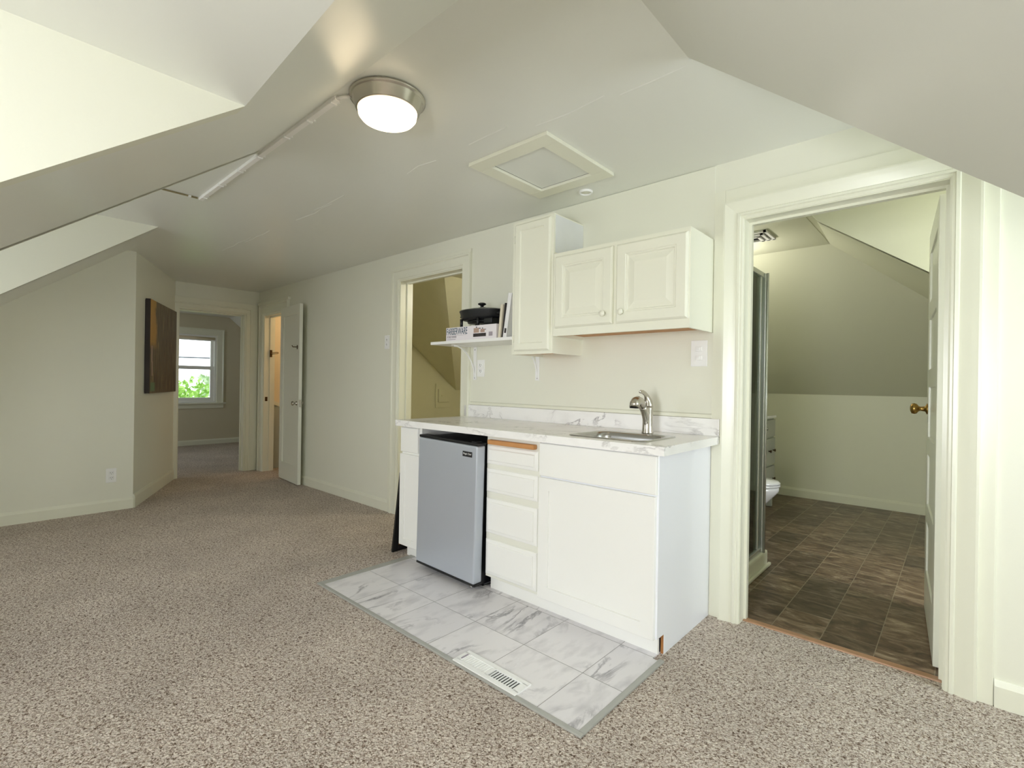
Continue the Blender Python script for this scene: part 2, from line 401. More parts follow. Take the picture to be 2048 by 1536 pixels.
# diagonal wall with the painting
dv = Vector((XF-XO, YP-YO, 0)); dl = dv.length; dv.normalize(); dn = Vector((dv.y, -dv.x, 0))   # dn points into the room?
if dn.x < 0: dn = -dn
w = MB(); w.slab([(XO, YO, 0), (XF-.05, YP+.05*.48, 0), (XF-.05, YP+.05*.48, H+.04), (XO, YO, H+.04)], -dn*.06)
struct(w, 'wall_diagonal', M_wall, 'angled cream wall carrying the abstract painting')
w = MB(); w.slab([(XO, YO, 0), (XO, -3.5, 0), (XO, -3.5, zC(-3.5)+.05), (XO, SY, H+.05), (XO, YO, H+.05)], (-.1, 0, 0))
struct(w, 'wall_left', M_wall, 'cream wall under the sloped ceiling with the low outlet')

# sloped ceiling strips on the street side
def zCb(x): return None
nC = Vector((0, -SL, 1)).normalized()*.06
def strip(mb, xa, xb, y0=SY, y1=-3.4):
    mb.slab([(xa, y0, zC(y0)), (xb, y0, zC(y0)), (xb, y1, zC(y1)), (xa, y1, zC(y1))], nC)
c = MB(); strip(c, XO-.1, -3.59)
struct(c, 'ceiling_slope_far', M_ceil, 'narrow sloped ceiling strip above the outlet wall', 'sloped ceiling')
c = MB(); strip(c, -1.73, -.715)
# portion above the near dormer head, up to the flat ceiling crease
YB0, YB1 = -2.022, -2.082
c.slab([(-.716, SY, H), (.19+.02, SY, H), (.9, -2.1595, zC(-2.1595)), (.66, -2.14, zC(-2.14)), (-.05, YB1, zC(YB1)), (-.716, YB0+.0012, zC(YB0+.0012))], nC)
struct(c, 'ceiling_slope_near', M_ceil, 'sloped ceiling plane between the two dormers', 'sloped ceiling')
# flat ceiling, with the ragged ridges of an old plaster seam
SEAMS = [(-3.95, -3.3, -1.05), (-3.5, -3.0, -1.02), (-2.6, -2.1, -1.0), (-2.3, -1.9, -1.03), (-1.35, -1.1, -.98), (-.85, -.6, -.972), (-.5, -.15, -.90), (-.1, .17, -.875)]
c = MB()
c.box(-6.0, XR, SY, .06, H, H+.08)
c.box(XR, 2.7, -.9, .06, H, H+.08)
c.box(-3.64, -1.68, -4.0, SY, H, H+.08)
for xa, xb, ya in SEAMS:
    n_ = max(2, int((xb-xa)/.12)); yy = [ya + random.uniform(-.012, .012) for _ in range(n_+1)]
    for k in range(n_):
        p0 = Vector((xa+(xb-xa)*k/n_, yy[k], H)); p1 = Vector((xa+(xb-xa)*(k+1)/n_, yy[k+1], H))
        c.loft([[p+Vector((0, a, z)) for a, z in ((-.004, .001), (0, -.0022), (.004, .001))] for p in (p0, p1)], smooth=False)
struct(c, 'ceiling', M_ceil, 'glossy cream flat ceiling carrying the lit dome light', 'ceiling')
# far dormer cheeks and window wall
w = MB(); w.slab([(-3.575, SY, H), (-3.575, -3.95, H), (-3.575, -3.95, zC(-3.4)), (-3.575, -3.4, zC(-3.4))], (-.06, 0, 0))
struct(w, 'wall_dormer_far', M_wall, 'bright triangular cheek wall of the far dormer')
w = MB(); w.slab([(-1.745, SY, H), (-1.745, -3.95, H), (-1.745, -3.95, zC(-3.4)), (-1.745, -3.4, zC(-3.4))], (.06, 0, 0))
struct(w, 'wall_dormer_inner', M_wall, 'hidden cheek wall of the far dormer')
# near dormer: cheek wall and lower flat ceiling
zB = zC(YB0)
w = MB(); w.slab([(-.70, YB0, zB), (-.70, -4.25, zB), (-.70, -4.25, .9), (-.70, -3.45, .9)], (-.06, 0, 0))
struct(w, 'wall_dormer_near', M_wall, 'bright cheek wall of the near dormer at upper left')
c = MB(); c.slab([(-.70, YB0, zC(YB0)), (-.05, YB1, zC(YB1)), (.66, -2.14, zC(-2.14)), (.66, -4.3, zC(-2.14)), (-.70, -4.3, zC(YB0))], (0, 0, .06))
bmesh.ops.triangulate(c.bm, faces=[f for f in c.bm.faces if len(f.verts) > 4])
struct(c, 'ceiling_dormer', M_ceil, 'low flat ceiling of the near dormer at top left', 'ceiling')
# right-hand slope
nR = Vector((SR, 0, 1)).normalized()*.06
c = MB(); c.slab([(XR, -.915, H), (2.05, -.915, zR(2.05)), (2.05, -4.3, zR(2.05)), (XR, -4.3, H)], nR)
struct(c, 'ceiling_slope_right', M_slope, 'large grey-lit sloped ceiling plane at upper right', 'sloped ceiling')
# kitchen dormer cheek above the slope (faces the back wall)
w = MB(); w.slab([(XR, -.9, H+.05), (2.7, -.9, H+.05), (2.7, -.9, 0), (2.0, -.9, 0), (2.0, -.9, zR(2.0)+.05)], (0, -.06, 0))
struct(w, 'wall_dormer_right', M_wall, 'cheek wall closing the right dormer above the slope')
w = MB(); w.box(2.0, 2.06, -4.3, -.93, 0, zR(2.0)+.06);
struct(w, 'wall_knee_right', M_wall, 'low knee wall under the right slope')
# street side knee walls
w = MB(); w.box(XO-.1, -3.575, -3.46, -3.4, 0, zC(-3.4)+.06); w.box(-1.745, -.70, -3.46, -3.4, 0, zC(-3.4)+.06)
w.box(-3.64, -3.575, -3.95, -3.4, 0, 1.0); w.box(-1.745, -1.68, -3.95, -3.4, 0, 1.0); w.box(-.76, -.70, -4.25, -3.4, 0, .95)
struct(w, 'wall_knee_front', M_wall, 'knee walls under the street side slope')
# window walls (outside the picture): frame and sill openings
def window_wall_y(name, x0, x1, y, wz0, wz1, wx0, wx1, zt, lab):
    w = MB(); w.box(x0, wx0, y-.1, y, 0, zt); w.box(wx1, x1, y-.1, y, 0, zt); w.box(wx0, wx1, y-.1, y, 0, wz0); w.box(wx0, wx1, y-.1, y, wz1, zt)
    struct(w, name, M_wall, lab)
window_wall_y('wall_window_far', -3.64, -1.68, -3.9, .75, 2.1, -3.3, -2.0, H+.05, 'window wall at the back of the far dormer')
window_wall_y('wall_window_near', -.76, 2.06, -4.2, .7, 1.6, .25, .95, 2.05, 'window wall at the back of the near dormer')
w = MB(); X2 = 2.6
w.box(X2, X2+.1, -.96, -.85, 0, H+.05); w.box(X2, X2+.1, -.10, 0.12, 0, H+.05); w.box(X2, X2+.1, -.85, -.10, 0, .8); w.box(X2, X2+.1, -.85, -.10, 2.0, H+.05)
struct(w, 'wall_window_right', M_wall, 'window wall at the end of the right dormer')
def window_frame(name, axis, a0, a1, z0, z1, p, lab):
    f = MB()
    def bx(u0, u1, w0, w1, d0=-.07, d1=-.02):
        if axis == 'y': f.box(u0, u1, p+d0, p+d1, w0, w1)
        else: f.box(p-d1, p-d0, u0, u1, w0, w1)
    bx(a0, a0+.05, z0, z1); bx(a1-.05, a1, z0, z1); bx(a0, a1, z1-.05, z1); bx(a0, a1, z0, z0+.05); zm = (z0+z1)/2; bx(a0, a1, zm-.025, zm+.025)
    return struct(f, name, M_white, lab, 'window')
window_frame('window_2', 'y', -3.3, -2.0, .75, 2.1, -3.9, 'white sash window of the far dormer')
window_frame('window_3', 'y', .25, .95, .7, 1.6, -4.2, 'white sash window of the near dormer')
window_frame('window_4', 'x', -.85, -.10, .8, 2.0, X2, 'white sash window of the right dormer')

# baseboards
def base_prof(mb, p0, p1, n, h=.10, t=.016):
    p0 = Vector(p0); p1 = Vector(p1); n = Vector(n)
    prof = [(0, 0), (t, 0), (t, h-.022), (t*.55, h-.006), (t*.4, h), (0, h)]
    mb.loft([[p + n*a + Vector((0, 0, z)) for a, z in prof] for p in (p0, p1)], smooth=False)
b = MB(); base_prof(b, (-4.93, 0, 0), (-2.908, 0, 0), (0, -1, 0)); struct(b, 'baseboard_back', M_trim, 'cream baseboard on the back wall left of the closet opening', 'baseboard')
b = MB(); base_prof(b, (1.005, 0, 0), (2.6, 0, 0), (0, -1, 0)); struct(b, 'baseboard_right', M_trim, 'cream baseboard right of the bathroom casing', 'baseboard')
b = MB(); base_prof(b, (XO, YO, 0), (XO, -3.4, 0), (1, 0, 0)); struct(b, 'baseboard_left', M_trim, 'cream baseboard under the low outlet', 'baseboard')
b = MB(); base_prof(b, Vector((XO, YO, 0)) + dn*0, Vector((XF, YP, 0)) - dv*.03, dn, .12); struct(b, 'baseboard_diagonal', M_trim, 'cream baseboard under the painting', 'baseboard')

# door casings ---------------------------------------------------------------
fy = lambda x, z, d: (x, -d, z)
PROF = [(-.006, 0), (-.006, .012), (.0, .016), (.008, .016), (.011, .024), (.022, .024), (.026, .018), (.034, .020), (.060, .026), (.080, .030), (.088, .030), (.092, .0)]
def jamb_x(mb, x0, x1, z1, y0, y1, t=.012, stop=.085):
    mb.box(x0-.001, x0+t, y0, y1, 0, z1); mb.box(x1-t, x1+.001, y0, y1, 0, z1); mb.box(x0+t, x1-t, y0, y1, z1-t, z1+.001)
    mb.box(x0+t, x0+t+.012, stop, stop+.03, 0, z1-t); mb.box(x1-t-.012, x1-t, stop, stop+.03, 0, z1-t); mb.box(x0+t+.012, x1-t-.012, stop, stop+.03, z1-t-.012, z1-t)
c = MB(); c.casing(.095, .868, 0, 2.0, PROF, fy)
c.box(-.043, .010, -.012, 0, 0, 2.155); c.box(.950, 1.003, -.014, 0, 0, 2.155, .003); c.box(.010, .950, -.0115, 0, 2.085, 2.155, .002)
jamb_x(c, .095, .868, 2.0, -.006, .125, t=.009, stop=.06)
struct(c, 'trim_1', M_trim, 'moulded cream casing round the bathroom doorway', 'door casing')
PROF2 = [(-.006, 0), (-.006, .012), (.0, .016), (.012, .016), (.016, .022), (.05, .020), (.10, .020), (.108, .030), (.126, .030), (.132, .024), (.134, 0)]
PROF2N = [(o*.72, d) for o, d in PROF2]
c = MB()
z0, x0, x1, z1 = 0, -2.776, -1.95, 2.06
c.casing(x0, x1, 0, z1, [(o*.73 if o > 0 else o, d) for o, d in PROF2], fy)
c.box(x0-.13, x0-.09, -.018, 0, 0, z1+.0895, .003); c.box(x0-.13, x1+.098, -.018, 0, z1+.09, z1+.125, .003)
jamb_x(c, x0, x1, z1, -.006, .125, stop=.06)
struct(c, 'trim_2', M_trim, 'cream casing round the closet opening behind the counter', 'door casing')
c = MB(); c.casing(-5.70, -5.12, 0, 1.99, PROF2, fy); jamb_x(c, -5.70, -5.12, 1.99, -.006, .125, stop=.06)
c.box(-5.85, -4.96, -.034, 0, 2.118, 2.15, .004)
struct(c, 'trim_3', M_trim, 'cream casing round the stair doorway in the corner', 'door casing')
fx = lambda y, z, d: (XF + d, y, z)
c = MB(); c.casing(-.90, -.165, 0, 2.0, [(o*.5 if o > 0 else o, d) for o, d in PROF2], fx)
c.box(XF, XF+.022, -.10, -.022, 0, 2.13, .003); c.box(XF, XF+.021, -.955, -.022, 2.06, 2.13, .003)
for ya, yb in ((-.901, -.888), (-.177, -.164)): c.box(XF-.125, XF+.006, ya, yb, 0, 2.0)
c.box(XF-.125, XF+.006, -.888, -.177, 1.988, 2.001)
for ya, yb in ((-.888, -.874), (-.191, -.177)): c.box(XF-.09, XF-.06, ya, yb, 0, 1.988)
c.box(XF-.09, XF-.06, -.874, -.191, 1.974, 1.988)
struct(c, 'trim_4', M_trim, 'cream casing round the bedroom doorway', 'door casing')

# wall panel with beads above the counter
p = MB(); p.box(-1.853, -.044, -.006, 0, 1.027, H-.003, .002)
struct(p, 'trim_5', M_wall, 'thin painted wall panel above the marble backsplash', 'wall panel')
p = MB(); p.box(-1.90, -.044, -.010, 0, 1.004, 1.024, .003)
struct(p, 'trim_6', M_trim, 'narrow cream strip on top of the marble backsplash', 'trim')

# ------------------------------------------------------------------ closet behind the opening
E_ = -4.75
w = MB(); w.slab([(E_, .12, 0), (E_, 2.75, 0), (E_, 2.75, H+.3), (E_, .12, H+.3)], (-.06, 0, 0))
w.box(-1.07, -1.01, .12, 2.76, 0, H+.3)
w.box(E_, -1.01, 2.7, 2.76, 0, H+.3)
struct(w, 'wall_closet', M_closet, 'khaki end wall of the closet beyond the counter')
# two roof planes meeting in a valley
cl0 = (E_, 2.41, 1.055); k1 = (1.681-1.055)/(2.41-1.60)

def zs(y): return 1.055 + k1*(2.41-y)
c = MB()
ys_top = 2.41 - (H-1.055)/k1
xt = E_ + (2.41-ys_top)
c.slab([(E_, 2.41, 1.055), (E_, ys_top, H), (xt, ys_top, H)], (0, k1*.05, .05))
struct(c, 'ceiling_closet_slope', M_closet, 'dark sloped closet ceiling above the little panel', 'sloped ceiling')
c = MB(); c.slab([(E_, 2.41, 1.055), (xt, ys_top, H), (xt, 2.72, H), (E_, 2.72, 1.055)], (-.05, 0, .06))
struct(c, 'ceiling_closet_hip', M_closet, 'lighter sloped closet ceiling at the right of the valley', 'sloped ceiling')
c = MB(); c.box(E_, -1.01, .12, 2.76, H, H+.06)
struct(c, 'ceiling_closet', M_closet, 'flat ceiling of the closet', 'ceiling')
t = thing('access_panel', 'khaki painted access panel low on the closet end wall', 'panel', (E_, 2.16, .99))
m = MB(); m.box(E_, E_+.016, 2.015, 2.285, .80, 1.15, .002); m.obj('panel_plate', M_closet, t)
m = MB(); m.box(E_+.016, E_+.034, 2.055, 2.25, .88, 1.07, .004); m.obj('panel_lid', M_closet, t)
m = MB(); m.box(E_+.034, E_+.048, 2.10, 2.16, .965, .985, .004); m.obj('panel_latch', M_closet, t)

# ------------------------------------------------------------------ stairwell behind the corner door
w = MB(); w.box(-5.94, -5.85, .12, 1.6, -.2, H+.1); w.box(-4.87, -4.81, .12, 1.6, -.2, H+.1); w.box(-5.94, -4.8, 1.1, 1.16, -.2, H+.1)
struct(w, 'wall_stair', M_stair, 'warm lit beige stairwell wall in the corner doorway')
c = MB(); c.box(-5.94, -4.8, .12, 1.16, H, H+.06); struct(c, 'ceiling_stair', M_stair, 'ceiling of the stairwell', 'ceiling')
w = MB(); w.slab([(-5.85, .125, 0), (-5.85, 1.1, 0), (-5.85, 1.1, .50), (-5.85, .125, .86)], (.012, 0, 0))
struct(w, 'wall_stair_wainscot', M_wains, 'grey painted lower stairwell wall')
w = MB(); w.slab([(-5.85, .125, .86), (-5.85, 1.1, .50), (-5.85, 1.1, .55), (-5.85, .125, .91)], (.03, 0, 0))
struct(w, 'trim_7', M_trim, 'sloping cream rail cap on the stairwell wall', 'trim')

# ------------------------------------------------------------------ bedroom beyond the end wall
XB = -9.1
WY0, WY1, WZ0, WZ1 = -.42, .50, .745, 1.945
w = MB()
w.box(XB-.12, XB, -2.0, WY0, 0, H+.1); w.box(XB-.12, XB, WY1, 2.4, 0, H+.1); w.box(XB-.12, XB, WY0, WY1, 0, WZ0); w.box(XB-.12, XB, WY0, WY1, WZ1, H+.1)
w.box(XB, -8.05, -2.06, -2.0, 0, H+.1); w.box(-6.95, XF-.11, -2.06, -2.0, 0, H+.1); w.box(-8.05, -6.95, -2.06, -2.0, 0, .8); w.box(-8.05, -6.95, -2.06, -2.0, 2.0, H+.1)  # unseen side opening, added to admit the extra bedroom light
w.box(XB, XF-.11, 2.3, 2.36, 0, H+.1)
w.box(XF-.12, XF-.06, -2.0, -.95, 0, H+.1); w.box(XF-.12, XF-.06, .0, 2.36, 0, H+.1)
struct(w, 'wall_bedroom', M_bed, 'dim taupe bedroom walls round the distant window')
c = MB(); c.box(XB-.1, XF-.06, -2.06, .70, H, H+.06)
c.slab([(XB-.1, .70, H), (XF-.06, .70, H), (XF-.06, 2.36, H-.86*1.66), (XB-.1, 2.36, H-.86*1.66)], (0, .04, .05))
struct(c, 'ceiling_bedroom', M_ceil, 'bedroom ceiling with its slope at right', 'ceiling')
b = MB(); base_prof(b, (XB, -2, 0), (XB, 2.3, 0), (1, 0, 0), .09); struct(b, 'baseboard_bedroom', M_trim, 'cream baseboard below the distant bedroom window', 'baseboard')
# window 1
t = thing('window_1', 'white double hung bedroom window with trees outside', 'window', (XB, 0, WZ0), kind='structure')
c = MB(); c.casing(WY0, WY1, WZ0, WZ1, [(0, 0), (0, .018), (.01, .022), (.09, .022), (.10, .03), (.115, .03), (.115, 0)], lambda y, z, d: (XB+d, y, z)); c.obj('window_casing', M_trim, t)
c = MB(); c.box(XB-.02, XB+.06, WY0-.15, WY1+.15, WZ0-.025, WZ0, .006); c.box(XB, XB+.018, WY0-.12, WY1+.12, WZ0-.10, WZ0-.025, .004); c.obj('window_sill', M_trim, t)
c = MB()
def fr4(mb, x0, x1, y0, y1, z0, z1, wd):
    mb.box(x0, x1, y0, y0+wd, z0, z1); mb.box(x0, x1, y1-wd, y1, z0, z1); mb.box(x0, x1, y0+wd, y1-wd, z0, z0+wd); mb.box(x0, x1, y0+wd, y1-wd, z1-wd, z1)
fr4(c, XB-.12, XB-.005, WY0, WY1, WZ0, WZ1, .03); c.obj('window_frame', M_white, t)
zm = 1.37
c = MB(); fr4(c, XB-.105, XB-.075, WY0+.03, WY1-.03, zm-.02, WZ1-.03, .045); s1 = c.obj('upper_sash', M_white, t)
c = MB(); c.box(XB-.092, XB-.088, WY0+.07, WY1-.07, zm+.02, WZ1-.07); c.obj('pane', M_glass, s1)
c = MB(); fr4(c, XB-.065, XB-.03, WY0+.03, WY1-.03, WZ0+.03, zm+.025, .06); s2 = c.obj('lower_sash', M_white, t)
c = MB(); c.box(XB-.05, XB-.046, WY0+.085, WY1-.085, WZ0+.085, zm-.03); c.obj('pane', M_glass, s2)
t = thing('roller_blind', 'beige roller blind rolled up at the top of the bedroom window', 'blind', (XB-.02, 0, WZ1-.05))
m = MB(); m.tube([(XB-.005, WY0+.03, WZ1-.055), (XB-.005, WY1-.03, WZ1-.055)], .024); m.obj('roll', M_stair, t)
m = MB(); m.box(XB-.02, XB-.012, WY0+.03, WY1-.03, WZ1-.10, WZ1-.055); m.obj('hem', M_white, t)

# outside the bedroom window ---------------------------------------------------
g = MB(); g.box(-75, -10.5, -40, 40, -4.1, -4.0); tag(g.obj('ground', M_grass), 'pale lawn outside below the bedroom window', 'ground', kind='structure')
def tree(x, y, z0, zc, rx, rz, n, leaf, mat_l, label):
    t = thing('leafy_tree', label, 'tree', (x, y, z0), group='trees outside the bedroom window')
    m = MB(); m.tube([(x, y, z0), (x+.1, y, (z0+zc)/2), (x, y+.05, zc)], [.16, .11, .05], 8); m.obj('trunk', M_bark, t)
    m = MB(); bm = m.bm
    for i in range(n):
        u = Vector((random.gauss(0, 1), random.gauss(0, 1), random.gauss(0, 1))).normalized()*random.uniform(.35, 1)**.6
        k = 1 + .28*math.sin(5*u.x+3*u.z+x)*math.cos(4*u.y-u.z*2)
        p = Vector((x+u.x*rx*k, y+u.y*rx*k, zc+u.z*rz*k))
        a = Vector((random.gauss(0, 1), random.gauss(0, 1), random.gauss(0, 1))).normalized(); b_ = a.orthogonal().normalized()
        s = leaf*random.uniform(.6, 1.3)
        bm.faces.new([bm.verts.new(p+a*s), bm.verts.new(p+b_*s*.55), bm.verts.new(p-a*s), bm.verts.new(p-b_*s*.55)])
    o = m.obj('foliage', mat_l, t); o['kind'] = 'stuff'
    return t
tree(-17.5, 1.8, -4, -.9, 2.0, 2.0, 7000, .11, M_leaf, 'bright green bushy tree nearest the bedroom window')
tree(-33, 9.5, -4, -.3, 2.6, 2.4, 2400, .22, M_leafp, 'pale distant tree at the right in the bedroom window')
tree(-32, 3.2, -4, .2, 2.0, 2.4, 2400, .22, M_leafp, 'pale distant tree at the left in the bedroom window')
t = thing('utility_wire', 'dark utility wire with a splice case crossing the upper bedroom window', 'wire', (-20, 2.0, 1.93))
m = MB(); m.tube([(-20, -6, 2.05), (-20, 2.0, 1.93), (-20, 12, 2.05)], .022, 8); m.obj('wire', M_cable, t)
m = MB(); m.tube([(-20, 1.5, 1.86), (-20, 1.75, 1.86), (-20, 2.2, 1.85), (-20, 2.45, 1.87)], [.03, .07, .07, .03], 10); m.obj('splice_case', M_cable, t)

# ------------------------------------------------------------------ bathroom
SB, YK = .816, 3.441
XH = .125; SH = (2.30-1.872)/(.712-.125)
def zSb(y): return H - SB*(y-1.971)
def zSh(x): return H - SH*(x-XH)
w = MB(); w.box(-.95, 2.0, YK, YK+.06, 0, 1.10); struct(w, 'wall_bath_knee', M_bathwall, 'low sage knee wall across the bathroom')
b = MB(); base_prof(b, (-.93, YK, 0), (2.0, YK, 0), (0, -1, 0), .095); struct(b, 'baseboard_bath', M_bathwall, 'painted baseboard along the bathroom knee wall', 'baseboard')
# hip line meets
def hip(tq): return (XH + tq, 1.971 + tq*SH/SB, H - SH*tq)
tk = (H-1.10)/SH
hx, hy, hz = hip(tk)
c = MB(); c.slab([(-.95, 1.971, H), (XH, 1.971, H), (hx, hy, hz), (hx, YK+.05, zSb(YK+.05)), (-.95, YK+.05, zSb(YK+.05))][:2] + [(hx, hy, hz), (-.95, hy, hz)], (0, .05, .06))
struct(c, 'ceiling_bath_slope', M_bathwall, 'wide shaded sloped ceiling over the bathroom', 'sloped ceiling')
c = MB(); c.slab([(XH+.07, 1.115, zSh(XH+.07)), (2.1, 1.115, zSh(2.1)), (2.1, hip(2.1-XH)[1], zSh(2.1)), (XH, 1.971, H)], (.04, 0, .06))
bmesh.ops.triangulate(c.bm, faces=list(c.bm.faces))
struct(c, 'ceiling_bath_hip', M_bathwall, 'dark sloped band falling to the right in the bathroom', 'sloped ceiling')
c = MB(); c.box(-.95, XH, .12, 1.98, H, H+.06); c.box(XH, 2.7, .12, 1.16, H, H+.06); c.box(XH, XH+.1, 1.1, 1.98, H+.002, H+.06)
struct(c, 'ceiling_bath', M_bathwall, 'flat bathroom ceiling with the fan grille', 'ceiling')
w = MB(); w.slab([(XH, 1.1, H+.05), (2.7, 1.1, H+.05), (2.7, 1.1, 0), (2.05, 1.1, 0), (2.05, 1.1, zSh(2.05)), (XH+.08, 1.1, zSh(XH+.08))], (0, .06, 0))
struct(w, 'wall_bath_cheek', M_bathwall, 'bright triangular dormer cheek wall in the bathroom')
w = MB(); w.box(2.0, 2.06, 1.15, YK+.06, 0, 1.5)
w.box(X2, X2+.1, .12, .25, 0, H+.05); w.box(X2, X2+.1, .95, 1.16, 0, H+.05); w.box(X2, X2+.1, .25, .95, 0, .9); w.box(X2, X2+.1, .25, .95, 1.95, H+.05)
struct(w, 'wall_bath_right', M_bathwall, 'window wall of the bathroom dormer behind the open door')
window_frame('window_5', 'x', .25, .95, .9, 1.95, X2, 'white sash window of the bathroom dormer')
t = MB(); t.box(.105, .858, .045, .085, -.01, .006, .004)
struct(t, 'trim_8', M_thresh, 'worn wooden threshold strip at the bathroom doorway', 'threshold')

# shower
t = thing('shower_enclosure', 'framed glass shower enclosure just inside the bathroom doorway', 'shower', (-.45, .5, 0))
m = MB(); m.box(-.88, -.03, .14, .985, 0, .10, .012); m.box(-.03, -.012, .14, 1.0, 0, .018, .005); m.obj('shower_tray', M_tray, t)
m = MB(); m.box(-.075, -.045, .14, .93, 1.875, 1.905, .003); m.box(-.88, -.045, .90, .93, 1.875, 1.905, .003); m.obj('top_rail', M_chrome, t)
m = MB(); m.box(-.075, -.045, .14, .93, .10, .13, .003); m.box(-.88, -.045, .90, .93, .10, .13, .003); m.obj('bottom_rail', M_chrome, t)
m = MB(); m.box(-.075, -.040, .895, .935, .10, 1.905, .006); m.tube([(-.036, .905, .10), (-.036, .905, 1.905)], .010, 12); m.obj('corner_post', M_chrome, t)
m = MB(); m.box(-.068, -.05, .825, .850, .13, 1.875, .004); m.box(-.068, -.05, .15, .17, .13, 1.875, .004); m.obj('door_stile', M_chrome, t)
m = MB(); m.box(-.061, -.057, .17, .895, .13, 1.875); m.obj('front_pane', M_shglass, t)
m = MB(); m.box(-.86, -.075, .913, .917, .13, 1.875); m.obj('side_pane', M_shglass, t)

# toilet: faces +x, tank against the left bathroom wall
t = thing('toilet', 'white toilet beyond the shower glass with closed lid', 'toilet', (-.55, 1.70, 0))
def ell(cx, cy, rx, ry, z, n=28, back=None):
    P = []
    for i in range(n):
        a = 2*math.pi*i/n; ca, sa = math.cos(a), math.sin(a)
        x = cx + rx*ca if ca > 0 else cx + (back or rx)*ca
        P.append((x, cy + ry*sa, z))
    return P
m = MB(); m.loft([ell(-.50, 1.70, .21, .13, 0, back=.18), ell(-.50, 1.70, .19, .115, .05, back=.17), ell(-.49, 1.70, .17, .105, .14, back=.17), ell(-.46, 1.70, .22, .14, .24, back=.2), ell(-.44, 1.70, .27, .175, .32, back=.22), ell(-.43, 1.70, .285, .185, .355, back=.24), ell(-.43, 1.70, .285, .185, .385, back=.24)])
m.obj('bowl', M_ceram, t)
m = MB(); m.loft([ell(-.43, 1.70, .29, .19, .388, back=.22), ell(-.43, 1.70, .295, .195, .395, back=.22), ell(-.43, 1.70, .29, .19, .405, back=.22)]); m.obj('seat', M_ceram, t)
m = MB(); m.loft([ell(-.43, 1.70, .29, .19, .408, back=.22), ell(-.43, 1.70, .295, .195, .415, back=.22), ell(-.43, 1.70, .28, .18, .430, back=.22), ell(-.43, 1.70, .15, .1, .438, back=.12)]); m.obj('lid', M_ceram, t)
m = MB(); m.box(-.915, -.70, 1.50, 1.90, .37, .74, .025, seg=3); m.box(-.72, -.6, 1.56, 1.84, .25, .38, .03); m.obj('tank', M_ceram, t)
m = MB(); m.box(-.92, -.69, 1.49, 1.91, .74, .775, .012); m.obj('tank_lid', M_ceram, t)
# vanity
t = thing('vanity', 'grey bathroom vanity with drawers behind the toilet', 'vanity', (-.68, 2.45, 0))
vx, vy0, vy1 = -.455, 2.02, 2.82
m = MB(); m.box(-.905, vx-.018, vy0, vy1, .12, .87, .003); m.obj('body', M_van, t)
for yy in (vy0+.03, vy1-.045):
    m = MB(); m.box(vx-.06, vx-.015, yy-.02, yy+.025, 0, .125, .003); m.obj('foot', M_van, t)
m = MB(); m.box(-.912, vx+.006, vy0-.005, vy1+.004, .87, .895, .006); m.obj('vanity_top', M_ceram, t)
for za, zb in ((.69, .855), (.42, .675), (.14, .405)):
    m = MB(); m.box(vx-.018, vx, vy1-.30, vy1-.012, za, zb, .004); d = m.obj('drawer', M_van, t)
    if za < .6:
        for q in (vy1-.23, vy1-.09):
            m = MB(); m.lathe([(.006, 0), (.006, .012), (.014, .018), (.014, .024), (0, .028)], 14, Matrix.Translation((vx, q, (za+zb)/2+.01)) @ Matrix.Rotation(R(90), 4, 'Y')); m.obj('knob', M_bronze, d)
m = MB(); m.rings(vy0+.012, vy1-.315, .14, .855, [(0, -.018), (0, -.002), (.003, 0), (.055, 0), (.06, -.007), (.062, -.007)], lambda u, v, h: (vx+h, u, v)); d = m.obj('door', M_van, t)
m = MB(); m.lathe([(.006, 0), (.006, .012), (.014, .018), (.014, .024), (0, .028)], 14, Matrix.Translation((vx, vy1-.36, .78)) @ Matrix.Rotation(R(90), 4, 'Y')); m.obj('knob', M_steel, d)
w = MB(); w.box(-1.0, -.93, .12, YK+.06, 0, H+.05); struct(w, 'wall_bath_left', M_bathwall, 'left bathroom wall behind the shower')
# ceiling fan grille
t = thing('exhaust_vent', 'square white exhaust vent on the bathroom ceiling', 'vent', (-.28, 1.42, H))
m = MB(); fr = m
for k, r_ in enumerate((.13, .10, .07)):
    z = H-.008-.008*k
    m.box(-.28-r_, -.28+r_, 1.40-r_, 1.40-r_+.02, z-.006, z+.008); m.box(-.28-r_, -.28+r_, 1.40+r_-.02, 1.40+r_, z-.006, z+.008)
    m.box(-.28-r_, -.28-r_+.02, 1.40-r_, 1.40+r_, z-.006, z+.008); m.box(-.28+r_-.02, -.28+r_, 1.40-r_, 1.40+r_, z-.006, z+.008)
m.obj('grille', M_white, t)
m = MB(); m.box(-.40, -.16, 1.28, 1.52, H-.004, H-.001); m.obj('duct_opening', M_dark, t)

# ------------------------------------------------------------------ door leaves
def knob_set(parent, lx, z, thick, m_, both=True, rose=.028, label=None):
    pr = [(rose, 0), (rose, .004), (.014, .010), (.011, .03), (.014, .036), (.026, .045), (.029, .055), (.026, .066), (.012, .072), (0, .073)]
    b = MB(); b.lathe(pr, 20, Matrix.Translation((lx, thick, z)) @ Matrix.Rotation(R(-90), 4, 'X'))
    o = b.obj('doorknob', m_, parent, local=True)
    if label: o['label'] = label
    if both:
        b = MB(); b.lathe(pr, 20, Matrix.Translation((lx, 0, z)) @ Matrix.Rotation(R(90), 4, 'X')); o = b.obj('doorknob', m_, parent, local=True)
        if label: o['label'] = label
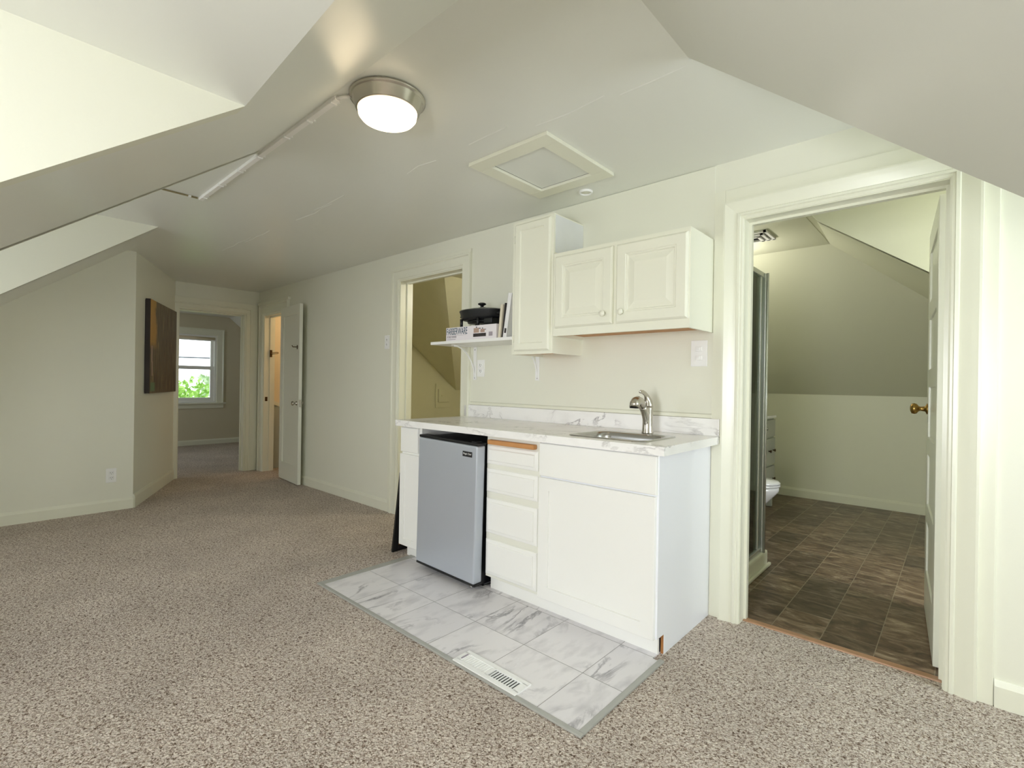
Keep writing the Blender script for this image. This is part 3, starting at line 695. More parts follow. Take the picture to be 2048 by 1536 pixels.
# bathroom door: five recessed panels, open into the bathroom
t = thing('door_1', 'white five panel bathroom door standing open, seen edge on', 'door', (.861, .152, .012), (0, 0, R(94.6)), kind='structure')
W_, T_, Hd = .73, .035, 1.972
m = MB(); m.box(.01, W_-.01, .008, T_-.008, .01, Hd-.01)
m.box(0, .105, 0, T_, 0, Hd, .002); m.box(W_-.105, W_, 0, T_, 0, Hd, .002)
rails = [0, .22]; ph = (Hd-.22-.11-4*.09)/5; z = .22
m.box(.105, W_-.105, 0, T_, 0, .22, .002)
for k in range(5):
    z += ph; hh = .11 if k == 4 else .09
    m.box(.105, W_-.105, 0, T_, z, z+hh, .002); z += hh
m.obj('door_leaf', M_doorp, t, local=True)
knob_set(t, W_-.06, 1.055, T_, M_brass, label='aged brass doorknob')
m = MB(); m.box(-.001, .0015, .001, T_-.006, .17, .26); m.obj('hinge', M_doorp, t, local=True)
m = MB(); m.box(-.001, .0015, .001, T_-.006, 1.66, 1.75); m.obj('hinge', M_doorp, t, local=True)
# stair door: swung right back almost to the back wall
t = thing('door_2', 'tall white stair door folded back against the back wall', 'door', (-5.125, -.042, .012), (0, 0, R(-5.2)), kind='structure')
W2 = .62; Hd = 2.005
m = MB(); m.box(.01, W2-.01, .012, T_-.012, .01, Hd-.01)
m.box(0, .095, 0, T_, 0, Hd, .002); m.box(W2-.095, W2, 0, T_, 0, Hd, .002); m.box(.095, W2-.095, 0, T_, 0, .2, .002); m.box(.095, W2-.095, 0, T_, Hd-.11, Hd, .002)
m.obj('door_leaf', M_doorp, t, local=True)
pr = [(.026, 0), (.026, .004), (.012, .010), (.010, .024), (.024, .036), (.026, .044), (.022, .052), (0, .056)]
m = MB(); m.lathe(pr, 18, Matrix.Translation((W2-.06, 0, .90)) @ Matrix.Rotation(R(90), 4, 'X')); m.obj('doorknob', M_nickel, t, local=True)
m = MB(); m.lathe([(r_, q*.62) for r_, q in pr], 18, Matrix.Translation((W2-.06, T_, .90)) @ Matrix.Rotation(R(-90), 4, 'X')); m.obj('doorknob', M_nickel, t, local=True)
m = MB(); m.box(W2-.001, W2+.002, .005, T_-.005, .86, .94); m.obj('latch_plate', M_nickel, t, local=True)
m = MB(); m.box(W2-.065, W2-.045, -.006, 0, 1.50, 1.545, .002); m.tube([(W2-.055, -.004, 1.525), (W2-.055, -.05, 1.523), (W2-.055, -.06, 1.54)], .005, 8); m.box(W2-.085, W2-.025, -.012, -.005, 1.52, 1.53, .002); m.obj('coat_hook', M_bronze, t, local=True)
# strike plate and swing hook in the stair doorway
t = MB(); t.box(-5.6885, -5.685, .01, .04, .895, .95, .001)
tag(t.obj('strike_plate', M_bronze), 'dark strike plate on the left jamb of the stair doorway', 'strike plate')
t = thing('wall_hook', 'slim brass arm hook on the left side of the stair doorway', 'hook', (-5.688, .09, 1.51))
m = MB(); m.box(-5.676, -5.668, .055, .085, 1.46, 1.55, .002); m.obj('hook_plate', M_bronze, t)
m = MB(); m.tube([(-5.67, .07, 1.515), (-5.60, .075, 1.517), (-5.49, .08, 1.517), (-5.47, .08, 1.508), (-5.49, .08, 1.499), (-5.60, .075, 1.499), (-5.67, .07, 1.497)], .005, 8); m.obj('hook_arm', M_brass, t)

# ------------------------------------------------------------------ painting
pa = Vector((XO, YO, 0)) + dv*.275
L_ = 1.00
ang = math.atan2(dv.y, dv.x)
# local x along the wall from its near edge towards the far end; local +y points to the wall
t = thing('wall_painting', 'abstract brown and gold canvas hanging on the angled wall', 'painting', (pa.x, pa.y, 1.02), (0, 0, ang))
sgn = 1 if (Matrix.Rotation(ang, 3, 'Z') @ Vector((0, 1, 0))).dot(dn) > 0 else -1
m = MB(); m.box(0, L_, sgn*.004, sgn*.045, 0, .905, .003); m.obj('canvas', M_paint, t, local=True)
m = MB(); m.box(.0, L_, sgn*.0, sgn*.0045, .01, .895); m.obj('stretcher_back', M_darkink, t, local=True)
m = MB(); m.box(-.0025, .001, sgn*.003, sgn*.044, 0.0, .905); m.obj('canvas_edge', M_darkink, t, local=True)
m = MB()
for (a0, a1, b0, b1) in ((.035, .075, .30, .46), (.05, .085, .17, .31)): m.box(a0, a1, sgn*.045, sgn*.047, b0, b1, .0008)
m.obj('paint_daub', MATS['tan_ink'], t, local=True)
m = MB(); m.box(.02, .16, sgn*.045, sgn*.0465, .02, .105, .0006); o = m.obj('paint_patch', mat('muted_green_paint', rgb(104, 128, 92), .4), t, local=True)

# ------------------------------------------------------------------ outlets and switches
def outlet(label, loc, rot, group='wall outlets'):
    t = thing('wall_outlet', label, 'outlet', loc, rot)
    m = MB(); m.box(-.037, .037, -.006, 0, -.062, .062, .0025); m.obj('cover_plate', M_white, t, local=True)
    for s in (.022, -.022):
        m = MB(); m.box(-.017, .017, -.0085, -.004, s-.016, s+.016, .005); k = m.obj('socket', M_white, t, local=True)
        m = MB(); m.box(-.008, -.0055, -.0092, -.008, s-.003, s+.008); m.box(.0055, .008, -.0092, -.008, s-.002, s+.007); m.box(-.002, .002, -.0092, -.008, s-.011, s-.007); q = m.obj('slots', M_dark, k, local=True)
    return t
o1 = outlet('white outlet low on the left wall above the baseboard', (XO, -1.70, .31), (0, 0, R(90)))
o1.scale = (1, 1, 1.0)
dup(o1, (-1.737, -.006, 1.277), 'white outlet under the small shelf beside its bracket', (0, 0, 0))
dup(o1, (-2.962, 0, 1.525), 'small white outlet on the back wall left of the closet casing', (0, 0, 0))
t = thing('light_switch', 'white double light switch under the right end of the wall cabinet', 'light switch', (-.113, -.006, 1.339))
m = MB(); m.box(-.043, .043, -.006, 0, -.068, .068, .0025); m.obj('cover_plate', M_white, t, local=True)
for s in (.023, -.023):
    m = MB(); m.box(-.017, .017, -.0095, -.004, s-.013, s+.013, .003); k = m.obj('switch_body', M_white, t, local=True)
    m = MB(); m.box(-.012, .004, -.0125, -.009, s-.005, s+.006, .0015); m.obj('toggle', M_white, k, local=True)

# ------------------------------------------------------------------ ceiling things
LX, LY = -.812, -1.452
t = thing('ceiling_light', 'lit dome ceiling light with brushed nickel ring', 'ceiling light', (LX, LY, H))
T0 = Matrix.Translation((LX, LY, H)) @ Matrix.Diagonal((.94, .94, .95, 1)) @ Matrix.Translation((0, 0, -H))
m = MB(); m.lathe([(.150, H), (.158, H-.004), (.158, H-.010), (.150, H-.014), (.146, H-.018), (.132, H-.055), (.126, H-.060), (.120, H-.058), (.118, H-.05)], 56, T0, cap=False); m.obj('metal_ring', M_nickel, t)
m = MB(); m.lathe([(.122, H-.05), (.123, H-.062), (.120, H-.078), (.110, H-.090), (.092, H-.098), (.068, H-.103), (.040, H-.108), (.018, H-.112), (0, H-.113)], 56, T0, cap=False); m.obj('glass_dome', M_lamp, t)
# raceway and clips
t = thing('cable_raceway', 'silver cable raceway running from the dome light along the ceiling', 'raceway', (-1.75, -1.61, H))
m = MB()
m.box(-2.65, -.955, -1.602, -1.578, H-.016, H+.004, .003); m.obj('channel', M_racew, t)
m = MB(); m.tube([(-.965, -1.597, H-.008), (-.93, -1.585, H-.010), (-.90, -1.565, H-.010), (-.93, -1.535, H-.008)][:3], .006, 8); m.obj('elbow', M_racew, t)
m = MB(); m.tube([(-2.65, -1.608, H-.005), (-2.648, -1.66, H-.005), (-2.635, -3.0, H-.005)], .0055, 8); m.obj('cord', mat('olive_cord', rgb(140, 128, 92), .5), t)
for cx in (-.99, -1.20, -1.42, -1.73, -1.99, -2.29, -2.58):
    m = MB(); m.box(cx-.007, cx+.007, -1.604, -1.575, H-.020, H-.001, .003); m.box(cx-.006, cx+.006, -1.578, -1.562, H-.006, H-.001, .002); m.obj('clip', M_white, t)
m = MB(); m.box(-2.66, -2.635, -1.66, -1.645, H-.012, H-.001, .003); m.obj('clip', M_white, t)
# attic hatch
t = thing('attic_hatch', 'square white framed attic hatch in the ceiling', 'hatch', (-.74, -.55, H))
hx0, hx1, hy0, hy1 = -.997, -.485, -.842, -.262
m = MB(); wd = .085; zt = H; zb_ = H-.018
m.box(hx0, hx1, hy0, hy0+wd, zb_, zt, .002); m.box(hx0, hx1, hy1-wd, hy1, zb_, zt, .002); m.box(hx0, hx0+wd, hy0+wd, hy1-wd, zb_, zt, .002); m.box(hx1-wd, hx1, hy0+wd, hy1-wd, zb_, zt, .002); m.obj('hatch_frame', M_trim, t)
m = MB(); m.box(hx0+wd+.004, hx1-wd-.003, hy0+wd, hy1-wd-.004, H-.004, H-.001); m.obj('hatch_panel', mat('hatch_panel_paint', rgb(226, 228, 222), .4), t)
m = MB(); fr_ = .006
m.box(hx0+wd, hx0+wd+.006, hy0+wd, hy1-wd, H-.0035, H-.0005); m.box(hx0+wd, hx1-wd, hy1-wd-.006, hy1-wd, H-.0035, H-.0005); m.obj('hatch_gap', M_dark, t)
# round sprinkler-like cover
t = thing('ceiling_ring', 'small round white cover on the ceiling beside the hatch', 'ceiling fitting', (-.745, -.14, H))
m = MB(); m.lathe([(.040, H), (.042, H-.006), (.036, H-.012), (.032, H-.012), (.030, H-.004)], 28, Matrix.Translation((-.745, -.14, 0)), cap=False); m.obj('rim', M_white, t)
m = MB(); m.lathe([(.031, H-.002), (.030, H-.005), (0, H-.006)], 28, Matrix.Translation((-.745, -.14, 0)), cap=False); m.obj('cap', M_trim, t)

# ------------------------------------------------------------------ kitchenette: base cabinets
CF = -.594      # face frame front
def front(mb, x0, x1, z0, z1, prof, yf): mb.rings(x0, x1, z0, z1, prof, lambda u, v, h: (u, yf-h, v))
SLAB = [(0, 0), (0, .016), (.003, .019)]
DRW = [(0, 0), (0, .006), (.004, .009), (.018, .012), (.021, .017), (.024, .018)]
SHK = [(0, 0), (0, .017), (.002, .019), (.062, .019), (.064, .011), (.066, .011)]
# left narrow cabinet
t = thing('base_cabinet', 'narrow white base cabinet at the left end beside the fridge', 'cabinet', (-1.77, -.3, 0), group='base cabinets under the counter')
m = MB(); m.box(-1.880, -1.668, CF, -.03, .095, .875); m.box(-1.866, -1.668, -.552, -.06, 0, .095); m.obj('body', M_lower, t)
m = MB(); front(m, -1.874, -1.690, .705, .866, SLAB, CF); m.obj('drawer', M_lower, t)
m = MB(); front(m, -1.880, -1.676, .085, .690, [(0, 0), (0, .017), (.002, .019), (.045, .019), (.047, .011), (.049, .011)], CF); m.obj('door', M_lower, t)
# drawer cabinet
t = thing('base_cabinet', 'white base cabinet with four stacked drawers right of the fridge', 'cabinet', (-.89, -.3, 0), group='base cabinets under the counter')
m = MB(); m.box(-1.074, -.690, CF, -.03, .085, .875, .001); m.obj('body', M_frame, t)
for z0_, z1_ in ((.718, .820), (.562, .692), (.333, .526), (.101, .297)):
    m = MB(); front(m, -1.069, -.702, z0_, z1_, DRW, CF); m.obj('drawer', M_lower, t)
b = thing('cutting_board', 'pull-out wooden board edge above the top drawer', 'cutting board', (-.87, -.5, .84))
m = MB(); m.box(-1.046, -.712, -.628, -.5945, .829, .855, .008, seg=3); m.obj('board_front', M_wood, b)
# sink cabinet
t = thing('base_cabinet', 'wide white sink base cabinet with one big panelled door', 'cabinet', (-.36, -.3, 0), group='base cabinets under the counter')
m = MB(); m.box(-.688, -.672, CF, -.03, .088, .875); m.box(-.672, -.058, -.045, -.03, .088, .875); m.box(-.672, -.058, CF, -.045, .088, .104); m.box(-.672, -.058, CF, CF+.016, .104, .875); m.obj('body', M_side, t)
m = MB(); m.slab([(-.0575, CF, .875), (-.0575, -.005, .875), (-.0575, -.005, 0), (-.0575, -.528, 0), (-.0575, -.528, .088), (-.0575, CF, .088)], (.0135, 0, 0)); m.obj('side_panel', M_side, t)
m = MB(); front(m, -.684, -.049, .703, .868, SLAB, CF); m.obj('false_front', M_lower, t)
m = MB(); front(m, -.686, -.053, .085, .694, SHK, CF); m.obj('door', M_lower, t)
m = MB(); m.box(-.0570, -.0450, -.5295, -.5275, .002, .088); m.box(-.057, -.0445, -.578, -.529, .0865, .0885); m.obj('raw_edge', M_ply, t)
# long toe kick
m = MB(); m.box(-1.07, -.0585, -.556, -.541, .006, .083, .001)
tag(m.obj('toe_kick', M_lower), 'long white toe kick board under the drawer and sink cabinets', 'toe kick')

# counter with sink cut-out
SX0, SX1, SY0, SY1 = -.560, -.130, -.565, -.205
t = thing('countertop', 'white marble laminate countertop with backsplash', 'countertop', (-.95, -.3, .875))
m = MB(); z0, z1 = .877, .915
hx0, hx1, hy0, hy1 = SX0+.02, SX1-.02, SY0+.02, SY1-.02
m.box(-1.887, hx0, -.648, 0, z0, z1); m.box(hx1, 0, -.648, 0, z0, z1); m.box(hx0, hx1, -.648, hy0, z0, z1); m.box(hx0, hx1, hy1, 0, z0, z1)
bmesh.ops.remove_doubles(m.bm, verts=list(m.bm.verts), dist=1e-5)
m.obj('worktop', M_counter, t)
m = MB(); m.box(-1.902, -.002, -.020, 0, .915, 1.003, .003); m.obj('backsplash', M_counter, t)

# sink
def rrect(x0, x1, y0, y1, r, z, n=7):
    P = []
    for cx, cy, a0 in ((x1-r, y1-r, 0), (x0+r, y1-r, 90), (x0+r, y0+r, 180), (x1-r, y0+r, 270)):
        for k in range(n):
            a = R(a0 + 90*k/(n-1)); P.append((cx+r*math.cos(a), cy+r*math.sin(a), z))
    return P
t = thing('kitchen_sink', 'small stainless drop-in sink in the marble countertop', 'sink', (-.345, -.385, .915))
m = MB()
def rr(i, z, r): return rrect(SX0+i, SX1-i, SY0+i, SY1-i, r, z)
def rrb(i, z, r): return rrect(SX0+i, SX1-i, SY0+i, SY1-.055-i*.6, r, z)
m.loft([rr(0, .9155, .05), rr(.001, .9185, .05), rr(.006, .920, .048), rrb(.022, .919, .06), rrb(.028, .914, .06), rrb(.034, .89, .06), rrb(.045, .78, .06), rrb(.07, .765, .05), rrb(.14, .760, .03)], cap=False)
t_ = bmesh.new(); m.bm.faces.new([v for v in m.bm.verts[-28:]]) if False else None
m.obj('basin', M_steel, t)
m = MB(); m.lathe([(.045, .768), (.04, .7625), (0, .7615)], 24, Matrix.Translation(((SX0+SX1)/2, (SY0+SY1)/2-.03, 0)), cap=False); m.obj('drain', M_chrome, t)
m = MB(); m.box(SX0+.10, SX1-.10, SY0+.10, SY1-.13, .755, .7605); m.obj('basin_floor', M_steel, t)
# faucet
fxx, fyy = -.312, -.178
t = thing('kitchen_faucet', 'brushed nickel pull-out faucet behind the sink', 'faucet', (fxx, fyy, .92))
m = MB(); m.lathe([(.031, .919), (.031, .924), (.028, .932), (.0265, .96), (.0265, 1.02), (.028, 1.045), (.0285, 1.058)], 28, Matrix.Translation((fxx, fyy, 0))); m.obj('faucet_body', M_nickel, t)
m = MB(); m.tube([(fxx, fyy, 1.056), (fxx, fyy, 1.066), (fxx, fyy-.001, 1.080), (fxx, fyy-.006, 1.096), (fxx, fyy-.016, 1.111), (fxx, fyy-.032, 1.124), (fxx, fyy-.055, 1.133), (fxx, fyy-.082, 1.136), (fxx, fyy-.096, 1.133)], [.0285, .0275, .0245, (.020, .018), (.016, .011), (.013, .007), (.011, .0055), (.009, .004), (.005, .002)], 20); m.obj('lever', M_nickel, t)
m = MB(); m.tube([(fxx, fyy-.004, .93), (fxx, fyy-.010, .97), (fxx, fyy-.024, 1.012), (fxx, fyy-.046, 1.045), (fxx, fyy-.062, 1.060)], [.016, .0175, .019, .0195, .0195], 20); m.obj('spout', M_nickel, t)
m = MB(); m.tube([(fxx, fyy-.060, 1.058), (fxx, fyy-.074, 1.074), (fxx, fyy-.092, 1.085), (fxx, fyy-.112, 1.089), (fxx, fyy-.130, 1.085), (fxx, fyy-.141, 1.074), (fxx, fyy-.146, 1.056)], [.0195, .0215, .0235, .025, .0255, .0255, .025], 20); h = m.obj('spray_head', M_nickel, t)
m = MB(); m.lathe([(.0225, 0), (.0225, .003)], 20, Matrix.Translation((fxx, fyy-.1465, 1.0535))); m.obj('spray_face', M_dark, h)

# ------------------------------------------------------------------ fridge (leans slightly to the right)
t = thing('mini_fridge', 'silver door mini fridge tucked under the countertop', 'refrigerator', (-1.354, -.375, 0), (0, R(1.2), 0))
FW = .262
m = MB(); m.box(-FW+.006, FW-.011, -.225, .26, .028, .828, .004); m.obj('body', M_black, t, local=True)
m = MB(); m.box(-FW, FW, -.297, -.232, .050, .822, .012, seg=4); d = m.obj('door', M_fridge, t, local=True)
m = MB(); m.box(-FW, FW, -.294, -.230, .822, .838, .004); m.box(-FW, FW, -.292, -.230, .036, .050, .003); m.box(-FW+.006, FW-.006, -.236, -.226, .05, .825); m.obj('door_trim', M_black, d, local=True)
m = MB(); m.box(FW-.118, FW-.040, -.2985, -.2965, .755, .785, .0006); bd = m.obj('badge', M_dark, d, local=True)
text('badge_text', 'Magic Chef', M_white, d, .066, .013, Matrix.Translation((FW-.112, -.2988, .764)) @ Matrix.Rotation(R(90), 4, 'X'))
m = MB(); m.box(FW-.055, FW-.02, -.29, -.245, .838, .845, .002); m.obj('hinge_cap', M_black, t, local=True)
m = MB(); m.box(FW-.006, FW+.0015, -.225, -.10, .020, .026); m.tube([(FW-.04, -.285, .034), (FW-.02, -.285, .034)], .007, 10); m.obj('bottom_hinge', M_steel, t, local=True)
for fx_, fy_ in ((-FW+.04, -.19), (FW-.04, -.19), (-FW+.04, .22), (FW-.04, .22)):
    m = MB(); m.lathe([(.016, .0), (.016, .01), (.01, .014), (.01, .03)], 14, Matrix.Translation((fx_, fy_, -.001 - .021*fx_/.262*.26))); m.obj('foot', M_black, t, local=True)

# leaning black frame at the left side of the cabinet
lean = math.atan2(.083, .555)
t = thing('picture_frame', 'black picture frame leaning against the left cabinet side', 'picture frame', (-1.972, -.600, .001), (0, lean, 0))
hh = .56; yl = .50
m = MB(); m.box(-.012, .004, 0, .045, 0, hh, .002); m.box(-.012, .004, yl-.045, yl, 0, hh, .002); m.box(-.012, .004, .045, yl-.045, 0, .045, .002); m.box(-.012, .004, .045, yl-.045, hh-.045, hh, .002); m.obj('frame', M_black, t, local=True)
m = MB(); m.box(-.006, .0015, .04, yl-.04, .04, hh-.04); m.obj('backing', M_backing, t, local=True)
m = MB(); m.lathe([(.012, 0), (.012, .003), (.006, .006), (0, .007)], 12, Matrix.Translation((.004, .024, .33)) @ Matrix.Rotation(R(90), 4, 'Y')); m.obj('hanger', M_steel, t, local=True)

# ------------------------------------------------------------------ marble floor patch
t = thing('marble_floor_patch', 'marble look vinyl tile patch in front of the kitchenette', 'floor tiles', (-.92, -.9, 0))
m = MB(); m.box(-1.80, -.03, -1.19, -.60, 0, .006); m.box(-1.80, -.06, -.60, -.10, 0, .006); m.obj('tiles', M_tile, t)
m = MB(); m.box(-1.826, -1.775, -1.186, -.50, 0, .009, .003); m.obj('edging', M_edge, t)
m = MB(); m.box(-1.826, -.013, -1.207, -1.1865, 0, .009, .003); m.obj('edging', M_edge, t)
m = MB(); m.box(-.036, -.013, -1.186, -.585, 0, .009, .003); m.obj('edging', M_edge, t)
# floor register
t = thing('floor_register', 'white slotted floor register in the marble patch', 'vent', (-.485, -1.148, .006))
m = MB()
vx0, vx1, vy0, vy1 = -.662, -.312, -1.198, -1.100
m.box(vx0, vx1, vy0, vy0+.024, .006, .012, .002); m.box(vx0, vx1, vy1-.024, vy1, .006, .012, .002)
m.box(vx0, vx0+.028, vy0+.02, vy1-.02, .006, .012); m.box(vx1-.028, vx1, vy0+.02, vy1-.02, .006, .012); m.box(-.49, -.478, vy0+.02, vy1-.02, .006, .012)
m.obj('plate', M_white, t)
m = MB()
for k in range(11):
    xx = -.634 + k*.0135
    m.box(xx, xx+.0085, vy0+.022, vy1-.022, .0065, .0105)
m.obj('closed_louvre', M_white, t)
m = MB(); m.box(-.634, -.49, vy0+.022, vy1-.022, .006, .0085); m.obj('louvre_backing', MATS['white_plastic'], t)
m = MB(); m.box(-.478, -.34, vy0+.022, vy1-.022, .006, .0066); m.obj('duct_opening', M_dark, t)
for k in range(10):
    xx = -.470 + k*.0138
    m = MB(); m.box(xx, xx+.0040, vy0+.022, vy1-.022, .0066, .0115, .0005); m.obj('fin', M_white, t)
m = MB(); m.box(-.640, -.636, vy0+.03, vy1-.03, .012, .016); m.obj('damper_lever', M_greyink, t)

# ------------------------------------------------------------------ wall cabinets
UY = -.302
RAISED = [(0, 0), (0, .010), (.006, .016), (.010, .019), (.054, .019), (.058, .015), (.064, .015), (.068, .009), (.074, .009), (.105, .016), (.108, .016)]
FLATP = [(0, 0), (0, .010), (.006, .016), (.010, .019), (.046, .019), (.050, .012), (.054, .012)]
def wallcab(mb, x0, x1, z0, z1, rail):
    mb.box(x0, x0+.014, UY, -.002, z0, z1); mb.box(x1-.014, x1, UY, -.002, z0, z1)
    mb.box(x0+.014, x1-.014, UY, -.002, z1-.014, z1); mb.box(x0+.014, x1-.014, UY+.018, -.002, z0+.03, z0+.042)
    mb.box(x0+.014, x1-.014, UY, UY+.018, z0, z1-.014)
t = thing('wall_cabinet', 'tall narrow cream wall cabinet beside the small shelf', 'cabinet', (-1.0, -.15, 1.345), group='cream wall cabinets')
m = MB(); wallcab(m, -1.166, -.850, 1.3455, 2.157, .03); m.obj('body', M_upper, t)
m = MB(); m.box(-1.152, -.864, UY+.019, -.003, 1.364, 1.3745); m.box(-1.152, -.864, UY+.0185, UY+.03, 1.346, 1.3745); m.obj('underside', M_wood, t)
m = MB(); front(m, -1.140, -.866, 1.364, 2.139, FLATP, UY); d = m.obj('door', M_upper, t)
for z_ in (1.44, 2.05):
    m = MB(); m.tube([(-1.145, UY-.008, z_-.022), (-1.145, UY-.008, z_+.022)], .004, 8); m.obj('hinge', M_upper, t)
m = MB(); m.box(-.8495, -.8485, -.29, -.008, 1.93, 2.15); m.obj('bare_side', mat('grey_white_primer', rgb(226, 228, 228), .5, var=.05, vscale=12), t)
t = thing('wall_cabinet', 'wide cream wall cabinet with two raised panel doors above the sink', 'cabinet', (-.45, -.15, 1.443), group='cream wall cabinets')
m = MB(); wallcab(m, -.848, -.0447, 1.4433, 1.9174, .03); m.obj('body', M_upper, t)
m = MB(); m.box(-.834, -.059, UY+.019, -.003, 1.462, 1.4725); m.box(-.834, -.059, UY+.0185, UY+.03, 1.4438, 1.4725); m.obj('underside', M_wood, t)
for xa, xb, kx in ((-.830, -.452, -.498), (-.432, -.052, -.392)):
    m = MB(); front(m, xa, xb, 1.487, 1.895, RAISED, UY); d = m.obj('door', M_upper, t)
    m = MB(); m.lathe([(.009, 0), (.008, .010), (.015, .016), (.0165, .022), (.014, .028), (0, .030)], 18, Matrix.Translation((kx, UY-.019, 1.542)) @ Matrix.Rotation(R(90), 4, 'X')); m.obj('knob', M_upper, d)

# ------------------------------------------------------------------ shelf with brackets
t = thing('wall_shelf', 'white board shelf on curved brackets left of the tall cabinet', 'shelf', (-1.56, -.15, 1.455))
m = MB(); m.box(-1.966, -1.168, -.300, -.008, 1.439, 1.459, .0015); m.obj('board', M_white, t)
for bx_ in (-1.800, -1.198):
    k = MB(); k.box(bx_-.016, bx_+.016, -.012, -.007, 1.19, 1.438, .001); k.box(bx_-.012, bx_+.012, -.235, -.007, 1.434, 1.4385)
    pts = []
    for i in range(13):
        a = R(90*i/12); pts.append((bx_, -.014-.205*(1-math.cos(a))**.9, 1.205+.228*math.sin(a)**.95))
    k.tube(pts, [(.003, .006)]*13, 8); bo = k.obj('bracket', M_white, t)
    k = MB()
    k.bm.free()
    for zz in (1.205, 1.415):
        k = MB(); k.lathe([(.0045, 0), (.004, .002), (0, .0025)], 10, Matrix.Translation((bx_, -.012, zz)) @ Matrix.Rotation(R(90), 4, 'X')); k.obj('screw', M_greyink, bo)
# burner carton
t = thing('burner_box', 'white and teal kitchenware carton lying on the small shelf', 'box', (-1.55, -.15, 1.459))
m = MB(); m.box(-1.812, -1.318, -.285, -.045, 1.4595, 1.552, .0012); m.obj('carton', M_box, t)
def onbox(x, z): return WM[t.name].inverted() @ Matrix.Translation((x, -.2856, z)) @ Matrix.Rotation(R(90), 4, 'X')
text('brand_text', 'FARBERWARE', M_blue, t, .212, .046, onbox(-1.804, 1.501))
text('caption_text', 'DOUBLE BURNER', M_greyink, t, .100, .014, onbox(-1.802, 1.479))
m = MB(); m.box(-1.802, -1.600, -.2856, -.285, 1.494, 1.4952); m.box(-1.802, -1.710, -.2856, -.285, 1.468, 1.471); m.obj('rule_line', M_greyink, t)
m = MB()
for a0, a1, b0, b1 in ((-1.528, -1.478, 1.503, 1.534), (-1.463, -1.424, 1.503, 1.525)): m.box(a0, a1, -.2862, -.285, b0, b1)
m.obj('pot_print', M_tan, t)
m = MB(); m.box(-1.532, -1.412, -.2862, -.285, 1.476, 1.498); m.box(-1.507, -1.497, -.2862, -.285, 1.536, 1.543); m.box(-1.449, -1.440, -.2862, -.285, 1.527, 1.533); m.box(-1.478, -1.462, -.2862, -.285, 1.528, 1.533); m.box(-1.424, -1.412, -.2862, -.285, 1.519, 1.523); m.obj('burner_print', M_darkink, t)
m = MB()
for k in range(7): m.box(-1.385+k*.005, -1.385+k*.005+.0028, -.2862, -.285, 1.476, 1.503)
m.obj('barcode_print', M_greyink, t)
# electric skillet on the carton
sx_, sy_ = -1.575, -.165
t = thing('electric_skillet', 'black electric skillet with glass lid standing on the carton', 'skillet', (sx_, sy_, 1.552))
Ts = Matrix.Translation((sx_, sy_, 0)) @ Matrix.Diagonal((1.28, .86, 1, 1))
m = MB(); m.lathe([(0, 1.598), (.10, 1.598), (.122, 1.604), (.135, 1.622), (.142, 1.655), (.146, 1.662), (.146, 1.666), (.138, 1.664), (.13, 1.63), (.11, 1.612), (0, 1.610)], 48, Ts); m.obj('pan', M_pan, t)
m = MB(); m.lathe([(.09, 1.583), (.095, 1.598), (.0, 1.600)], 32, Ts); m.obj('heater_base', M_black, t)
m = MB(); m.lathe([(.140, 1.666), (.125, 1.673), (.09, 1.682), (.04, 1.687), (0, 1.688)], 48, Ts, cap=False); l_ = m.obj('lid', M_lid, t)
m = MB(); m.lathe([(.146, 1.664), (.146, 1.669), (.139, 1.670), (.139, 1.665)], 48, Ts, cap=False); m.obj('lid_rim', M_steel, l_)
m = MB(); m.lathe([(.014, 1.687), (.011, 1.694), (.012, 1.704), (.028, 1.712), (.029, 1.718), (.02, 1.724), (0, 1.725)], 24, Matrix.Translation((sx_, sy_, 0))); m.obj('lid_knob', M_black, l_)
for ax, ay in ((-.115, -.085), (.06, -.095), (-.115, .06), (.06, .06)):
    m = MB(); m.tube([(sx_+ax, sy_+ay, 1.552), (sx_+ax, sy_+ay, 1.61)], [.010, .011], 12); m.obj('leg', M_black, t)
m = MB(); m.box(sx_+.165, sx_+.25, sy_-.03, sy_+.03, 1.628, 1.648, .008); m.obj('handle', M_black, t)
m = MB(); m.box(sx_-.25+.045, sx_-.165, sy_-.02, sy_+.03, 1.63, 1.646, .006); m.obj('handle', M_black, t)
m = MB(); m.box(sx_+.09, sx_+.17, sy_-.075, sy_+.02, 1.566, 1.605, .008); m.obj('heat_control', M_black, t)
# books leaning on the tall cabinet
def book(label, xb, w_, h_, d_, leanq, cover, y0):
    t = thing('book', label, 'book', (xb, y0, 1.4595), (0, leanq, 0), group='books on the small shelf')
    m = MB(); m.box(0, .0022, 0, d_, 0, h_, .0005); m.box(w_-.0022, w_, 0, d_, 0, h_, .0005); m.box(0, w_, 0, .0025, 0, h_, .0005); m.obj('cover', cover, t, local=True)
    m = MB(); m.box(.0022, w_-.0022, .0025, d_-.004, .003, h_-.003); m.obj('pages', M_pages, t, local=True)
    return t
book('cream paperback with white spine, leftmost of the leaning books', -1.312, .024, .215, .16, R(6), M_booky, -.278)
book('thin dark book squeezed between the cream and the white book', -1.285, .012, .222, .17, R(6.3), M_bookb, -.270)
bk = book('tall white book leaning on the side of the tall wall cabinet', -1.262, .034, .282, .20, R(9), M_bookw, -.285)
m = MB(); m.box(.008, .024, -.0008, .0002, .03, .06); m.obj('spine_mark', M_darkink, bk, local=True)

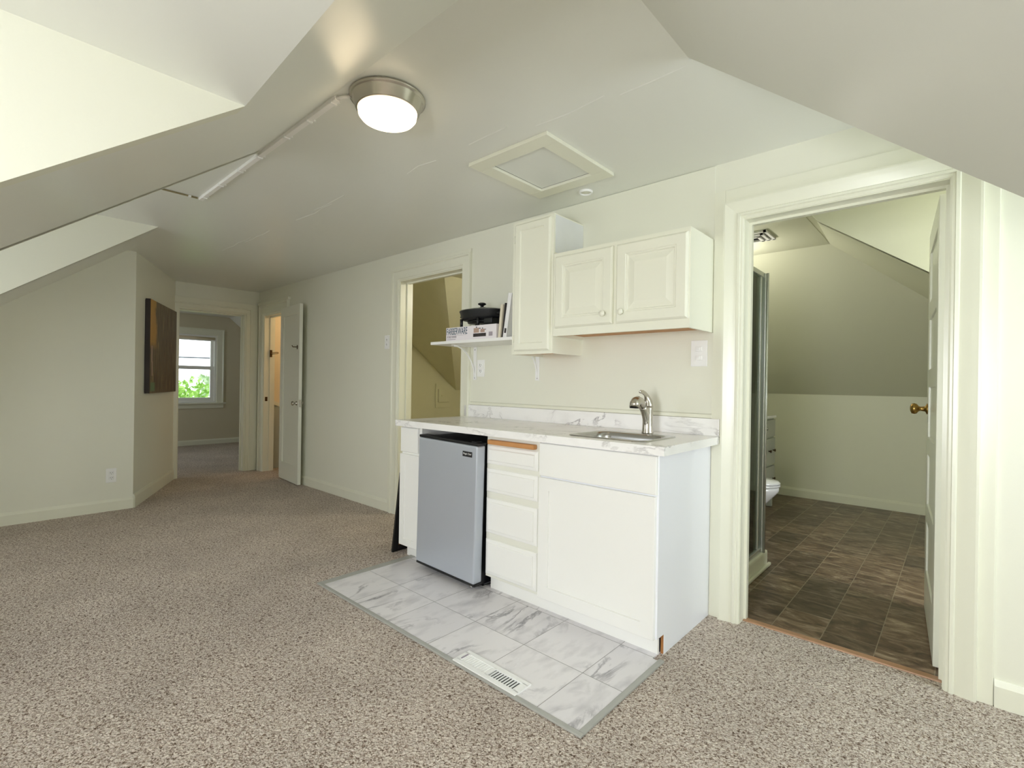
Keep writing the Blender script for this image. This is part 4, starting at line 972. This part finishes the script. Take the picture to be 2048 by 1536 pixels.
# ------------------------------------------------------------------ lights
def area(name, loc, rot, sx, sy, power, colr):
    l = bpy.data.lights.new(name, 'AREA'); l.shape = 'RECTANGLE'; l.size = sx; l.size_y = sy; l.energy = power; l.color = colr
    o = bpy.data.objects.new(name, l); col.objects.link(o); o.location = loc; o.rotation_euler = rot
    return o
DAY = (.925, .95, 1.0)
area('daylight_near_window', (.60, -4.28, 1.15), (R(90), 0, 0), .65, .85, 62, DAY)            # towards +y
area('daylight_far_window', (-2.65, -3.98, 1.43), (R(90), 0, 0), 1.2, 1.25, 7, DAY)
area('daylight_right_window', (X2+.08, -.475, 1.40), (R(90), 0, R(90)), .65, 1.1, 18, (.78, .88, 1.0))   # towards -x
area('daylight_bath_window', (X2+.08, .60, 1.43), (R(90), 0, R(90)), .6, 1.0, 34, DAY)
area('bedroom_side_fill', (-7.5, -2.1, 1.4), (R(90), 0, 0), 1.0, 1.1, .6, DAY)  # added fill through the unseen side opening, brightens the bedroom
for nm, loc, en in (('stair_fill', (-5.2, .75, 2.1), 4.5), ('closet_fill', (-1.6, 1.2, 2.15), 25), ('bath_fill', (-.55, 1.6, 2.05), 9)):  # bare point lights without fittings, added to brighten stairwell, closet and bathroom
    l = bpy.data.lights.new(nm, 'POINT'); l.energy = en; l.color = (1, .80, .54) if nm == 'stair_fill' else (1, .96, .86); l.shadow_soft_size = .06
    o = bpy.data.objects.new(nm, l); col.objects.link(o); o.location = loc
wd = bpy.data.worlds.new('sky'); sc.world = wd; wd.use_nodes = True
bg = wd.node_tree.nodes['Background']; bg.inputs['Color'].default_value = (.90, .95, 1.0, 1); bg.inputs['Strength'].default_value = 2.6

# ------------------------------------------------------------------ camera
cd = bpy.data.cameras.new('camera'); cam = bpy.data.objects.new('camera', cd); col.objects.link(cam)
f = Vector((-0.670587126, 0.741830413, -0.00073768375)); r2 = Vector((0.74173636, 0.6705173, 0.015288)); u2 = Vector((-0.01183573, -0.00970477, 0.99988286))
Mx = Matrix((( r2.x, u2.x, -f.x, .9014), (r2.y, u2.y, -f.y, -2.5819), (r2.z, u2.z, -f.z, 1.1667), (0, 0, 0, 1)))
cam.matrix_world = Mx
cd.sensor_width = 36; cd.lens = 36*993.7258/2048; cd.clip_start = .02; cd.clip_end = 200
sc.camera = cam
sc.view_settings.view_transform = 'Standard'; sc.view_settings.look = 'None'; sc.view_settings.gamma = 1; sc.view_settings.use_curve_mapping = False
sc.view_settings.exposure = 0.28
sc.cycles.max_bounces = 12; sc.cycles.diffuse_bounces = 8; sc.cycles.transparent_max_bounces = 12
sc.cycles.use_denoising = True
